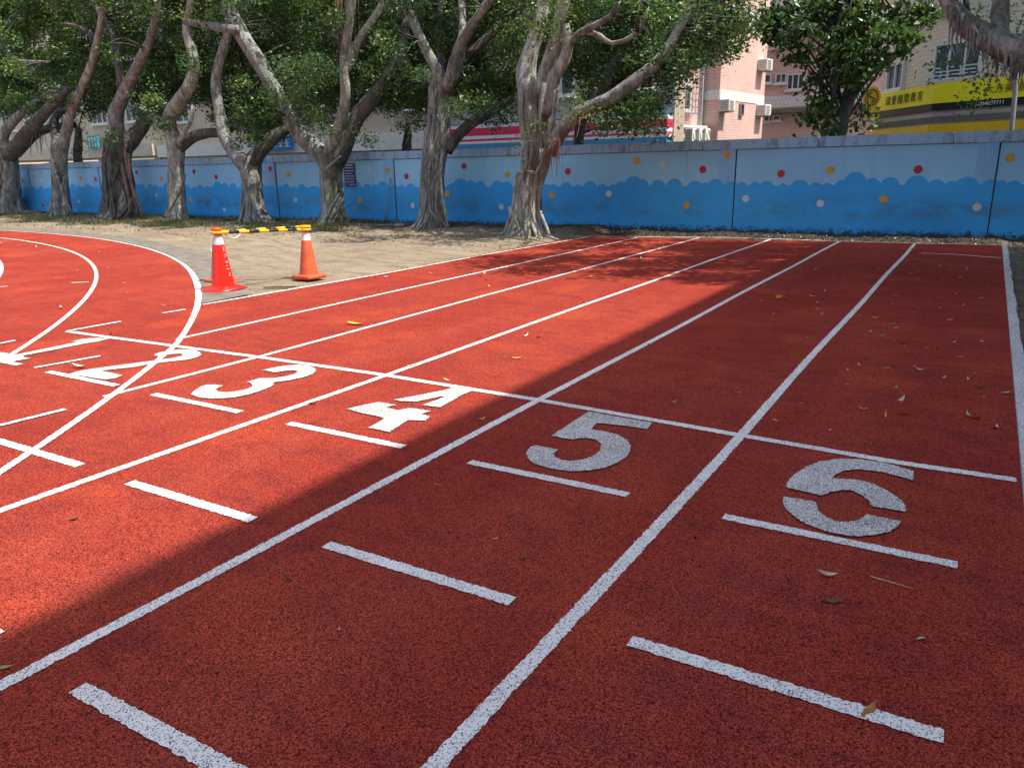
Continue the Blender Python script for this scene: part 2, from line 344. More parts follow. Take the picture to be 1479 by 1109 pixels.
# running track surface: straight plus bend, one sheet with a small thickness
poly = [(0.34, -30), (0.34, END_Y), (-6.86, END_Y-0.75), (LX[6]-0.03, 13.9)]
a_j = math.acos((LX[6]-0.03-CC[0])/(CRAD+0.04))
for a in np.linspace(a_j, math.radians(178), 90):
    poly.append((CC[0]+(CRAD+0.04)*math.cos(a), CC[1]+(CRAD+0.04)*math.sin(a)))
poly.append((-47.2, -30))
n = len(poly)
track = mk('running_track', [(p[0], p[1], 0) for p in poly]+[(p[0], p[1], -0.1) for p in poly],
           [tuple(range(n))]+[((i+1) % n, i, n+i, n+(i+1) % n) for i in range(n)], M['track'])
tag(track, 'red rubber running track with white lane markings and numbers', 'running track', kind='structure')
# concrete gutter round the outside of the bend
ring = []
for r in (CRAD+0.03, CRAD+0.55):
    for a in np.linspace(math.acos((LX[6]-0.06-CC[0])/r), 1.75, 60): ring.append((CC[0]+r*math.cos(a), CC[1]+r*math.sin(a), 0.012 if r < CRAD+.2 else 0.02))
tag(mk('gutter_strip', ring, [(i, i+1, 61+i, 60+i) for i in range(59)], M['concrete']), 'grey concrete strip outside the curved white line', 'strip', kind='structure')

# ---- painted markings
def paint(name, outline, z, mat, jit=0.0018, step=0.009, label=None):
    P = np.asarray(outline, float)[:, :2]; Q = []
    for i in range(len(P)):
        a, b = P[i], P[(i+1) % len(P)]; d = np.linalg.norm(b-a); k = max(1, min(700, int(d/step))); nrm = np.array([-(b-a)[1], (b-a)[0]])/(d+1e-9)
        for t in np.arange(k)/k: Q.append(a+(b-a)*t+(nrm*rng.normal(0, jit) if t > 0 else 0))
    me = [(q[0], q[1], z) for q in Q]
    o = mk(name, me, [tuple(range(len(me)))], mat, track)
    if o.data.polygons[0].normal.z < 0: o.data.flip_normals()
    if label: o['label'] = label
    return o
def strip(name, pts, w, z, mat=None, jit=0.0020, label=None, step=0.010):
    P = np.asarray(pts, float)[:, :2]
    L = []
    for i in range(len(P)-1):
        d = np.linalg.norm(P[i+1]-P[i]); k = max(1, min(300, int(d/step)))
        L += [P[i]+(P[i+1]-P[i])*t for t in np.arange(k)/k]
    L = np.array(L+[P[-1]]); T = np.gradient(L, axis=0); T /= np.linalg.norm(T, axis=1)[:, None]; N = np.c_[-T[:, 1], T[:, 0]]
    ww = np.array([w(q) for q in L]) if callable(w) else w
    wa = ww/2+rng.normal(0, jit, len(L)); wb = ww/2+rng.normal(0, jit, len(L))
    V = [(*q, z) for q in L-N*wb[:, None]]+[(*q, z) for q in L+N*wa[:, None]]; k = len(L)
    o = mk(name, V, [(i, i+1, k+i+1, k+i) for i in range(k-1)], mat or M['paint'], track)
    if label: o['label'] = label
    return o
def lane_pts(px): return [gp(*q)[:2] for q in px]
wob = lambda x, y0, y1: [(x+0.006*math.sin(y*1.3+x*3), y) for y in np.arange(y0, y1+0.01, 0.5)]
strip('lane_line', wob(LX[1], -4, END_Y-0.02), 0.050, 0.0025, label='white line between lanes five and six')
strip('lane_line', wob(LX[2], -4, END_Y-0.02), 0.050, 0.0025, label='white line between lanes four and five')
strip('lane_line', wob(LX[3], -4, END_Y-0.05), 0.050, 0.0025, label='white line between lanes three and four')
strip('lane_line', lane_pts([(1010, 343.5), (700, 427), (372, 516), (150, 573)]), 0.048, 0.0025, label='white line between lanes two and three')
strip('lane_line', lane_pts([(920, 343.5), (600, 414), (255, 490)]), 0.046, 0.0025, label='white line between lanes one and two')
strip('lane_line', lane_pts([(852, 342), (700, 368), (560, 394), (420, 418), (292, 440)]), 0.055, 0.0025, label='white outer edge line next to the bare earth')
strip('start_line', lane_pts([(97, 479), (165, 488.5), (372, 516), (548, 541), (770, 577), (1068, 629), (1300, 669), (1468, 694)]), 0.055, 0.004)
strip('end_line', lane_pts([(850, 341.5), (1050, 343.2), (1200, 348), (1320, 351.5), (1445, 354)]), 0.05, 0.004)
strip('faded_line', lane_pts([(1330, 366), (1380, 368), (1447, 373)]), 0.045, 0.004)
for r, w in ((CRAD, lambda q: 0.046+0.05*math.exp(-((q[0]+8.6)/1.6)**2)), (CRAD-1.22, 0.046), (CRAD-2.44, 0.046), (CRAD-3.66, 0.046), (CRAD-4.88, 0.046)):
    strip('bend_line', [(CC[0]+(r-1.9*max(0, .80-a))*math.cos(a), CC[1]+(r-1.9*max(0, .80-a))*math.sin(a)) for a in np.linspace(0.55, 2.2, 160)], w, 0.0055)
for k in range(6):                                       # short bars across each lane
    cx = 0.29-1.22*(k+0.5)
    for y in (-0.1, 0.90, 1.845, 2.80):
        x0, x1 = cx-0.41, cx+0.40-(0.05 if (k == 2 and y == 0.90) else 0)
        strip('lane_bar', [(x0, y-0.005), (x1, y+0.006)], 0.053, 0.004)
for seg in ([(97, 479), (175, 465)], [(50, 532), (145, 515)], [(0, 615.5), (95, 592)], [(235, 453), (268, 447.5)], [(0, 497), (22, 492.5)], [(103, 409), (128, 408)], [(0, 415), (11, 414)]):
    strip('lane_dash', lane_pts(seg), 0.042, 0.007)
def digit(name, px, sc, off, label=None):
    return paint(name, [gp(off[0]+x/sc, off[1]+y/sc)[:2] for x, y in px], 0.0068, M['paintn'], 0.002, 0.009, label)
Z6, O6 = 2.85, (960, 560)
digit('number_six', [(1025, 348), (1020, 385), (900, 352), (800, 339), (740, 345), (700, 365), (688, 378), (740, 380), (800, 385), (860, 400), (920, 430), (970, 465), (990, 490), (992, 515), (945, 508), (850, 492), (840, 470), (810, 445), (770, 428), (730, 425), (690, 432), (655, 445), (645, 448), (500, 415), (505, 395), (530, 365), (580, 330), (640, 307), (720, 296), (800, 298), (900, 312), (960, 328)], Z6, O6, 'upper half of the stencilled number 6')
digit('number_six', [(487, 452), (620, 475), (625, 490), (635, 515), (670, 540), (710, 555), (760, 558), (800, 548), (825, 530), (830, 525), (975, 555), (960, 575), (920, 598), (860, 612), (800, 618), (740, 612), (660, 595), (580, 565), (520, 525), (490, 490)], Z6, O6, 'lower half of the stencilled number 6')
Z5, O5 = 3.081, (480, 540)
digit('number_five', [(1140, 172), (1425, 222), (1400, 250), (1300, 235), (1180, 222), (1150, 250), (1200, 258), (1270, 275), (1315, 300), (1328, 330), (1315, 365), (1280, 395), (1220, 420), (1140, 435), (1060, 438), (980, 428), (900, 405), (870, 380), (862, 355), (880, 330), (905, 322), (1005, 342), (985, 360), (990, 375), (1020, 388), (1060, 393), (1120, 385), (1170, 365), (1195, 340), (1195, 315), (1170, 297), (1130, 289), (1090, 292), (1070, 298), (975, 280), (1020, 250)], Z5, O5, 'stencilled number 5')
digit('number_four', [(625, 77), (545, 62), (500, 75), (390, 97), (272, 119), (300, 125), (370, 128), (410, 120), (480, 105), (505, 103), (460, 122), (398, 142), (440, 148), (480, 152), (530, 125), (575, 98)], Z5, O5, 'upper piece of the stencilled number 4')
digit('number_four', [(65, 159), (205, 128), (285, 142), (240, 153), (290, 166), (345, 155), (440, 169), (395, 183), (435, 193), (412, 212), (335, 210), (255, 263), (160, 244), (235, 203), (200, 192), (120, 176)], Z5, O5, 'lower piece of the stencilled number 4')
Z3, O3 = 5.688, (220, 510)
digit('number_three', [(900, 145), (1000, 125), (1100, 108), (1200, 102), (1290, 110), (1335, 130), (1348, 150), (1320, 178), (1240, 205), (1130, 230), (1000, 246), (995, 270), (960, 290), (880, 320), (780, 350), (680, 370), (560, 382), (460, 380), (370, 368), (315, 345), (340, 318), (400, 280), (450, 265), (520, 265), (580, 275), (540, 290), (520, 308), (545, 322), (610, 328), (700, 318), (780, 300), (825, 280), (815, 258), (775, 245), (830, 228), (880, 212), (960, 212), (1000, 212), (1090, 198), (1170, 178), (1195, 160), (1170, 148), (1090, 152), (1010, 165), (970, 158)], Z3, O3, 'stencilled number 3')
Z2, O2 = 4.93, (0, 420)
digit('number_two', [(495, 598), (560, 577), (650, 562), (800, 541), (950, 521), (1100, 501), (1230, 484), (1305, 465), (1290, 452), (1210, 458), (1130, 475), (1095, 462), (1130, 445), (1200, 431), (1300, 421), (1390, 427), (1430, 445), (1433, 462), (1400, 480), (1330, 496), (1200, 511), (1080, 525), (950, 550), (850, 561), (720, 573), (790, 588), (875, 608), (820, 628), (750, 638), (620, 618)], Z2, O2, 'stencilled number 2')
digit('number_one', [(785, 345), (700, 340), (600, 346), (500, 366), (548, 369), (430, 395), (280, 425), (100, 462), (30, 444), (-60, 445), (-120, 470), (0, 492), (85, 509), (150, 499), (222, 485), (172, 478), (165, 467), (350, 432), (600, 382), (700, 366)], Z2, O2, 'stencilled number 1')
# raised white kerb along the lane-six side
kb = MB()
ys = np.arange(-6, END_Y+0.06, 0.12)
sec = []
for y in ys:
    w = 0.085+0.006*math.sin(y*5.1)+0.004*rng.normal()
    xe = 0.285+0.0045*max(0, y-2)
    sec.append([(xe, y, -0.02), (xe+0.004, y, 0.018), (xe+w*0.85, y, 0.022+0.001*rng.normal()), (xe+w, y, -0.03)])
vv = [q for s_ in sec for q in s_]
ff = [(i*4+j, i*4+j+1, i*4+5+j, i*4+4+j) for i in range(len(ys)-1) for j in range(3)]+[(0, 1, 2, 3), (len(vv)-1, len(vv)-2, len(vv)-3, len(vv)-4)]
tag(mk('track_kerb', vv, ff, M['kerbp']), 'speckled white painted kerb along the outer side of lane six', 'kerb', kind='structure')

# ------------------------------------------------------------------ painted wall
WY = 16.2
wall = empty('mural_wall', (-14, WY, 0), 'long blue mural wall with cloud border and coloured dots behind the trees', 'wall')
PILL = [(-0.21, 0.11), (-4.78, -4.45), (-9.32, -9.0), (-13.76, -13.42), (-18.36, -17.88), (-22.75, -22.35), (-27.12, -26.72), (-31.85, -31.3), (-36.4, -36.0), (-41.0, -40.6), (-45.5, -45.1), (4.35, 4.7), (8.9, 9.2)]
PILL.sort()
BUMPS = [(430, 672, 20), (475, 673, 25), (530, 663, 28), (590, 678, 18), (652, 662, 32), (715, 675, 24), (760, 676, 18), (800, 664, 24), (845, 638, 40), (893, 655, 32), (960, 655, 34), (1045, 653, 38), (1110, 663, 30), (1160, 672, 24), (1205, 654, 38), (1258, 668, 26)]
BC = []
for bay in range(-12, 4):
    for (bx, by, br) in BUMPS:
        rr = br*.0054*rng.uniform(.9, 1.1); BC.append((-4.45+bay*4.56+((bx-405)/870*4.56)+rng.normal(0, .05), .965+(685-by)*.0047*rng.uniform(.8, 1.1)-rr, rr))
def wave_profile(x0, x1):
    L = []
    for x in np.r_[np.arange(x0, x1, 0.015), x1]:
        z = 0.955
        for (cx, cz, cr) in BC:
            if abs(x-cx) < cr: z = max(z, cz+math.sqrt(cr*cr-(x-cx)**2))
        L.append((x, z))
    return L
def wave_sheet(x0, x1, y, parent):
    L = wave_profile(x0, x1); k = len(L)
    V = [(x, y, -0.1) for x, z in L]+[(x, y, z) for x, z in L]
    return mk('cloud_border', V, [(i, i+1, k+i+1, k+i) for i in range(k-1)], M['wave'], parent)
def dot(px, py, rpx, mat, parent, y):
    c = at(px, py, y); r = 0.075*rpx
    V = [(c[0], y, c[2])]+[(c[0]+r*math.cos(a), y, c[2]+r*math.sin(a)) for a in np.linspace(0, 2*math.pi, 25)[:-1]]
    return mk('painted_dot', V, [(0, 1+i, 1+(i+1) % 24) for i in range(24)], mat, parent)
panels = []
for i in range(len(PILL)-1):
    x0, x1 = PILL[i][1], PILL[i+1][0]
    pn = MB().box(((x0+x1)/2, WY+0.09, 0.77), (x1-x0, 0.12, 1.81)).build('wall_panel', M['pale'], wall); panels.append((x0, x1, pn))
    wave_sheet(x0+0.03, x1-0.002, WY+0.027, pn)
    MB().box((x0+0.012, WY+0.0295, 0.78), (0.022, 0.006, 1.76)).build('joint_and_shade', M['joint_and_shade'], pn)
    MB().box(((x0+x1)/2, WY+0.0265, 1.672), (x1-x0-0.01, 0.006, 0.014)).build('joint_and_shade', M['joint_and_shade'], pn)  # dark strip paints the recess shadow under the coping
pils = []
for (x0, x1) in PILL:
    pl = MB().box(((x0+x1)/2, WY+0.085, 0.77), (x1-x0, 0.17, 1.815)).build('pillar', M['pillar'], wall); pils.append((x0, x1, pl))
    wave_sheet(x0+0.001, x1-0.001, WY-0.003, pl)
cut = [PILL[0][0]-0.5]
x = cut[0]
while x < 9.4:
    nxt = min(x+2.27, 9.5)
    MB().box(((x+nxt)/2, WY+0.09, 1.77), (nxt-x-0.012, 0.21+0.006*rng.random(), 0.185+0.01*rng.random())).build('coping', M['coping'], wall); x = nxt
DOTS = [(1128, 251, 'r'), (1199, 246, 'y'), (1326, 245, 'r'), (1459, 228, 'y'), (1077, 287, 'w'), (1185, 294, 'w'), (1276, 288, 'y'), (1411, 299, 'w'), (1050, 224, 'y'), (1015, 245, 'r'), (957, 238, 'w'), (920, 233, 'y'), (991, 297, 'y'), (879, 280, 'w'), (820, 248, 'r'), (797, 282, 'y'),
        (733, 252, 'y'), (724, 299, 'w'), (670, 240, 'r'), (646, 280, 'y'), (587, 255, 'r'), (596, 297, 'w'), (560, 246, 'y'), (533, 244, 'w'), (520, 289, 'y'), (427, 289, 'w'), (416, 252, 'y'), (390, 244, 'r'), (324, 303, 'w'), (312, 256, 'r'), (280, 248, 'r'), (276, 288, 'y'), (233, 258, 'y'), (226, 282, 'w'), (197, 249, 'r'), (138, 259, 'r'), (116, 257, 'y'), (114, 291, 'w'), (62, 297, 'r'), (49, 255, 'y'), (32, 261, 'r'), (60, 261, 'w')]
for (px, py, c) in DOTS:
    P0 = at(px, py, WY); par, y = None, 0
    for (x0, x1, o) in pils:
        if x0-0.02 <= P0[0] <= x1+0.02: par, y = o, WY-0.006
    if par is None:
        for (x0, x1, o) in panels:
            if x0 <= P0[0] <= x1: par, y = o, WY+0.022
    dot(px, py, 1.0 if c != 'w' else 0.92, M['dot_'+c], par, y)
# notice plate and metal rod against the wall
nb = empty('notice_plate', tuple(at(505, 252, WY+0.02)), 'navy notice plate with white lines of text on the wall right of a mossy trunk', 'notice')
a, b = at(496, 236, WY+0.01), at(514, 270, WY+0.01)
MB().box(((a[0]+b[0])/2, WY+0.012, (a[2]+b[2])/2), (b[0]-a[0], 0.016, a[2]-b[2])).build('plate', M['navy'], nb)
tx = MB(); h = a[2]-b[2]; w = b[0]-a[0]
for i, (u0, u1) in enumerate([(0.15, 0.85), (0.1, 0.8), (0.1, 0.9), (0.1, 0.7), (0.1, 0.9), (0.1, 0.88), (0.1, 0.85), (0.5, 0.9)]):
    u = u0
    while u < u1:
        d = 0.03+0.05*rng.random(); tx.box((a[0]+w*(u+d/2), WY+0.002, a[2]-h*(0.08+i*0.118)), (w*d, 0.004, h*(0.05 if i == 0 else 0.025))); u += d+0.025
tx.build('lettering', M['swhite'], nb)
rod = empty('metal_rod', tuple(gp(557, 319)), 'thin grey metal rod leaning on the wall beside a pillar', 'rod')
P, R = catmull([at(557, 318, 15.95), at(560, 290, 16.05), at(564, 258, 16.13)], [0.016, 0.016, 0.016], 0.2)
v, f = tube_data(P, R, 8); mk('shaft', v, f, M['dframe'], rod, True)
c0 = at(557, 314, 15.94); P = np.array([c0+np.array([0.05*math.cos(q), 0, 0.06*math.sin(q)]) for q in np.linspace(0, 6.28, 14)])
v, f = tube_data(P, np.full(14, 0.009), 6); mk('hook', v, f, M['dframe'], rod, True)

# ------------------------------------------------------------------ trees
def leaf_cloud(name, C, size, mat, parent, up=0.6, shape='diamond', droop=0.0, seed=1, aspect=0.52):
    r = np.random.default_rng(seed); N = len(C)
    d = r.normal(size=(N, 3)); d[:, 2] = d[:, 2]*0.6-droop; d /= np.linalg.norm(d, axis=1)[:, None]
    nn = r.normal(size=(N, 3)); nn[:, 2] += up*2; nn -= d*(nn*d).sum(1)[:, None]; nn /= np.linalg.norm(nn, axis=1)[:, None]
    s = np.cross(d, nn); L = (np.asarray(size)*r.uniform(0.7, 1.25, N))[:, None]
    if shape == 'diamond':
        base = C-d*L*0.5; tip = C+d*L*0.5-nn*L*0.08
        l = C+s*L*aspect*0.5-d*L*0.05+nn*L*0.09; rr = C-s*L*aspect*0.5-d*L*0.05+nn*L*0.09
        V = np.stack([base, l, tip, rr], 1).reshape(-1, 3); tri = np.array([[0, 2, 1], [0, 3, 2]]); nv = 4
    else:
        base = C-d*L*0.5; tip = C+d*L*0.55-nn*L*0.15
        l1 = C+s*L*0.36-d*L*0.30+nn*L*0.07; l2 = C+s*L*0.28+d*L*0.12+nn*L*0.05
        r1 = C-s*L*0.36-d*L*0.30+nn*L*0.07; r2 = C-s*L*0.28+d*L*0.12+nn*L*0.05
        V = np.stack([base, l1, l2, tip, r2, r1], 1).reshape(-1, 3); tri = np.array([[0, 2, 1], [0, 3, 2], [0, 4, 3], [0, 5, 4]]); nv = 6
    idx = (np.arange(N)[:, None, None]*nv+tri[None]).reshape(-1)
    nf = len(idx)//3; me = bpy.data.meshes.new(name)
    if parent is not None: V = V-np.array(parent_origin(parent))
    me.vertices.add(len(V)); me.vertices.foreach_set('co', V.astype(np.float32).ravel())
    me.loops.add(len(idx)); me.loops.foreach_set('vertex_index', idx.astype(np.int32))
    me.polygons.add(nf); me.polygons.foreach_set('loop_start', np.arange(0, nf*3, 3, dtype=np.int32)); me.polygons.foreach_set('loop_total', np.full(nf, 3, np.int32))
    me.update(calc_edges=True); me.materials.append(mat)
    return link(bpy.data.objects.new(name, me), parent)
def fill_blob(c, rad, n, r, nsub=None):
    """leaf positions: a blob made of small tufts set through an uneven ellipsoid"""
    rad = np.asarray(rad, float); k = nsub or max(5, int(n/26))
    u = r.normal(size=(k, 3)); u /= np.linalg.norm(u, axis=1)[:, None]
    q = u*(r.random((k, 1))**0.42)*rad*r.uniform(0.75, 1.12, (k, 1))
    own = r.integers(0, k, n); tuft = 0.115+0.05*rad.mean()
    return c+q[own]+r.normal(size=(n, 3))*tuft*np.array([1, 1, 0.75]), c+q
def limb(px, Y0, dY, parent, mat, name='limb', seed=0, flute=0.08, lump=0.09, sides=12, pre=None):
    """px: list of (x, y, width in photo pixels); depth runs from Y0 to Y0+dY along it"""
    n = len(px); P = []; R = []
    for i, (x, y, w) in enumerate(px):
        q = at(x, y, Y0+dY*i/(n-1)); P.append(q); R.append(max(0.012, w*0.45*pscale(q)))
    P, R = catmull(P, R, 0.16); v, f = tube_data(P, R, sides, lump, flute, seed)
    mk(name, v, f, mat, parent, True); return P, R
def strands(P, R, parent, mat, seed, n):
    """roots fused to the trunk that run down its surface and splay over the ground"""
    r = np.random.default_rng(seed+900); z0 = P[0][2]+.26
    for k in range(n):
        a = r.uniform(math.pi, 2*math.pi)+r.normal(0, .3); da = r.normal(0, .5); i0 = int(len(P)*r.uniform(.35, 1.0)); i1 = int(len(P)*r.uniform(0, .12)); rad = R.mean()*r.uniform(.07, .17); Q = []; q = []
        ids = list(range(i0-1, max(i1, 1), -3))
        if len(ids) < 4: continue
        for j, i in enumerate(ids):
            t = j/len(ids); aa = a+da*t+.18*math.sin(t*7+k); rr = R[i]*(1.0+.04*math.sin(t*9+k)) + R[0]*.55*math.exp(-max(0, P[i][2]-z0)/.2)*.7
            Q.append(P[i]+np.array([math.cos(aa), math.sin(aa), 0])*rr); q.append(rad*(.6+.5*t))
        aa = a+da; L = r.uniform(.35, 1.1)*R[0]*2.2
        for d in (.45, 1.0):
            Q.append(np.array([P[0][0], P[0][1], z0])+np.array([math.cos(aa+.15*d*r.normal()), math.sin(aa), 0])*(R[0]*1.35+L*d)+np.array([0, 0, .05*(1-d)-.03])); q.append(rad*(1.0-.6*d))
        Q, q = catmull(Q, q, .12); v, f = tube_data(Q, q, 7, .14, .08, seed+k); mk('aerial_root', v, f, mat, parent, True)
def trunk(px, Y, parent, mat, seed=0, flare=0.55, flute=0.11, nstr=9):
    P = []; R = []
    for (x, y, w) in px:
        q = at(x, y, Y); P.append(q); R.append(w*0.46*pscale(q))
    P.insert(0, P[0]+np.array([0, 0, -0.28])); R.insert(0, R[0]*1.02)
    P, R = catmull(P, R, 0.07)
    r = np.random.default_rng(seed); sides = 30; ph = r.uniform(0, 6.28, 8)
    V, F = tube_data(P, R, sides, 0.05, flute, seed)
    V = V.reshape(len(P), sides, 3); ang = np.arange(sides)/sides*6.283; z0 = P[0][2]+0.28
    for i in range(len(P)):
        hgt = max(0, P[i][2]-z0); k = flare*math.exp(-hgt/0.22)*(0.45+0.55*np.maximum(0, np.sin(4*ang+ph[0])+0.6*np.sin(7*ang+ph[1])))
        V[i] += (V[i]-P[i])*k[:, None]*np.array([1, 1, 0.2])
    mk('trunk', V.reshape(-1, 3), F, mat, parent, True); strands(P, R, parent, mat, seed, nstr); return P, R
def roots(px_list, Y, parent, mat, w=2.0, seed=0):
    for i, pts in enumerate(px_list):
        P = [at(x, y, Y) for x, y in pts]; R = [w/2*pscale(P[0])*(1.0 if j < len(P)-1 else 0.6) for j in range(len(P))]
        P, R = catmull(P, R, 0.15); v, f = tube_data(P, R, 6, 0.15, 0, seed+i); mk('aerial_root', v, f, mat, parent, True)
def hanging_roots(x0, x1, y0, y1, n, Y, parent, mat, seed, w=1.1):
    r = np.random.default_rng(seed); mb = MB()
    for i in range(n):
        x = r.uniform(x0, x1); ye = y0+(y1-y0)*r.uniform(0.35, 1)
        a, b = at(x, y0-6, Y+r.uniform(-.2, .2)), at(x+r.normal(0, 3), ye, Y+r.uniform(-.2, .2)); mid = (a+b)/2+r.normal(0, 0.03, 3)
        s = w/2*pscale(a); P, R = catmull([a, mid, b], [s, s*0.8, s*0.3], 0.2); v, f = tube_data(P, R, 4, 0, 0, i); mb.add(v, f)
    mb.build('root_curtain', mat, parent, True)
def tuft_px(x, y, rx, ry, Y, dens, r, sz):
    c = at(x, y, Y); s = pscale(c); rad = (rx*s, (rx+ry)/2*s*1.1, ry*s)
    n = int(dens*math.pi*rad[0]*rad[2]/(sz*sz*0.26)); return fill_blob(c, rad, max(30, n), r)

TREES = {}
def new_tree(key, bx, by, Y, label):
    b = at(bx, by, Y); e = empty('banyan_tree', (b[0], Y, 0.0), label, 'tree', 'row of banyan trees in front of the wall'); TREES[key] = dict(e=e, Y=Y, x=bx, C=[], C2=[], nodes=[], X=b[0]); return e
TY = {1: 15.5, 2: 15.45, 3: 15.3, 4: 15.25, 5: 15.2, 6: 15.25, 7: 15.1, 8: 13.75}
e = new_tree(1, 12, 303, TY[1], 'grey banyan tree at the far left with limbs spreading to the right')
trunk([(8, 306, 60), (8, 285, 46), (10, 262, 38), (10, 240, 32), (8, 222, 34), (10, 210, 30)], TY[1], e, M['bark'], 1)
TREES[1]['nodes'] += [limb([(12, 228, 22), (32, 201, 20), (55, 175, 18), (78, 150, 14), (100, 128, 9)], TY[1], -0.8, e, M['barkd'], seed=2),
    limb([(6, 222, 18), (4, 198, 16), (20, 175, 13), (45, 152, 10), (68, 138, 7)], TY[1], 0.4, e, M['bark'], seed=3),
    limb([(24, 222, 15), (49, 196, 14), (72, 185, 12), (108, 180, 9)], TY[1], 0.7, e, M['barkd'], seed=4),
    limb([(4, 212, 20), (-14, 180, 18), (-20, 120, 14), (-12, 50, 10)], TY[1], 0.5, e, M['bark'], seed=5),
    limb([(0, 58, 6), (12, 80, 6), (28, 88, 6), (70, 90, 4)], TY[1]-0.6, 0, e, M['bark'], seed=6)]
e = new_tree(2, 90, 308, TY[2], 'slim banyan tree second from the left with a long aerial root beside its trunk')
trunk([(89, 312, 30), (88, 280, 24), (87, 255, 23), (86, 230, 23), (87, 208, 25), (88, 196, 20)], TY[2], e, M['bark'], 11, 0.4, nstr=5)
TREES[2]['nodes'] += [limb([(91, 212, 16), (94, 195, 15), (104, 159, 14), (120, 123, 13), (133, 91, 12), (140, 62, 11), (146, 30, 9), (150, -15, 8)], TY[2], -0.3, e, M['barkp'], seed=12),
    limb([(84, 210, 15), (79, 190, 14), (78, 174, 12), (90, 160, 10), (112, 158, 8)], TY[2], 0.6, e, M['barkd'], seed=13),
    limb([(138, 62, 9), (126, 46, 8), (110, 38, 6), (92, 35, 5)], TY[2]-0.2, -0.3, e, M['barkd'], seed=14)]
roots([[(75, 228), (80, 250), (97, 292), (104, 312)], [(93, 255), (92, 275), (99, 311)]], TY[2]-0.35, e, M['bark'], 3.2, 15)
hanging_roots(20, 75, 200, 235, 14, TY[1]-.3, TREES[1]['e'], M['root'], 16)
e = new_tree(3, 172, 312, TY[3], 'stout dark banyan tree with a bundle of aerial roots on its right side')
trunk([(174, 316, 52), (172, 290, 44), (170, 262, 40), (168, 235, 38), (170, 212, 40), (172, 195, 30)], TY[3], e, M['barkd'], 21, 0.35, 0.14, nstr=12)
TREES[3]['nodes'] += [limb([(170, 216, 26), (170, 190, 24), (168, 162, 22), (182, 130, 19), (198, 97, 16), (211, 71, 14), (219, 50, 12), (226, 20, 11), (230, -15, 9)], TY[3], -0.3, e, M['bark'], seed=22),
    limb([(176, 218, 28), (190, 202, 25), (206, 182, 22), (216, 160, 18), (222, 130, 14)], TY[3]+0.2, 0.9, e, M['barkd'], seed=23),
    limb([(176, 140, 12), (172, 97, 13), (169, 71, 13), (162, 45, 12), (146, 22, 10), (130, -5, 8)], TY[3], 0.5, e, M['barkd'], seed=24)]
roots([[(180, 214), (186, 250), (200, 312)], [(186, 222), (190, 262), (206, 314)], [(176, 236), (188, 300), (180, 314)], [(168, 318), (182, 302), (192, 286)]], TY[3]-0.45, e, M['root'], 4.5, 25)
e = new_tree(4, 256, 316, TY[4], 'smooth grey banyan tree fourth from the left with a broken pale stub')
trunk([(257, 319, 34), (256, 295, 26), (255, 270, 25), (254, 245, 25), (254, 225, 26), (254, 208, 26)], TY[4], e, M['barkp'], 31, 0.35, 0.05, nstr=3)
TREES[4]['nodes'] += [limb([(254, 216, 26), (250, 201, 24), (243, 176, 22), (256, 152, 23), (274, 124, 20), (282, 97, 17), (277, 71, 15), (269, 49, 13), (272, 20, 11), (280, -15, 9)], TY[4], -0.3, e, M['barkp'], seed=32),
    limb([(256, 216, 18), (276, 199, 16), (299, 192, 15), (322, 191, 12), (345, 180, 8)], TY[4], 0.5, e, M['barkd'], seed=33),
    limb([(250, 206, 12), (240, 188, 12), (224, 171, 12), (204, 155, 10)], TY[4], 0.2, e, M['barkp'], seed=34, lump=0.15),
    limb([(258, 208, 8), (266, 190, 7), (277, 172, 6), (278, 152, 5)], TY[4]-0.25, 0, e, M['barkp'], seed=35)]
roots([[(268, 252), (262, 275), (252, 292), (244, 306)]], TY[4]-0.32, e, M['root'], 2.5, 36)
e = new_tree(5, 366, 320, TY[5], 'forked banyan tree with bushy low foliage right behind the barrier cones')
trunk([(370, 324, 44), (367, 305, 35), (365, 280, 31), (363, 258, 31), (361, 240, 34), (360, 225, 36)], TY[5], e, M['bark'], 41, 0.45, 0.1, nstr=9)
TREES[5]['nodes'] += [limb([(356, 240, 26), (345, 226, 23), (329, 206, 20), (321, 182, 19), (315, 149, 18), (312, 117, 17), (318, 88, 16), (328, 55, 15), (334, 20, 12), (336, -15, 10)], TY[5], 0.5, e, M['bark'], seed=42),
    limb([(364, 234, 28), (384, 208, 24), (404, 193, 19), (420, 184, 15), (450, 172, 10)], TY[5], 0.7, e, M['barkd'], seed=43)]
e = new_tree(6, 482, 323, TY[6], 'wide spreading banyan tree with moss down its trunk beside the navy notice')
trunk([(484, 327, 44), (482, 305, 36), (480, 280, 33), (478, 258, 33), (478, 240, 36), (478, 222, 40)], TY[6], e, M['barkm'], 51, 0.4, 0.06, nstr=8)
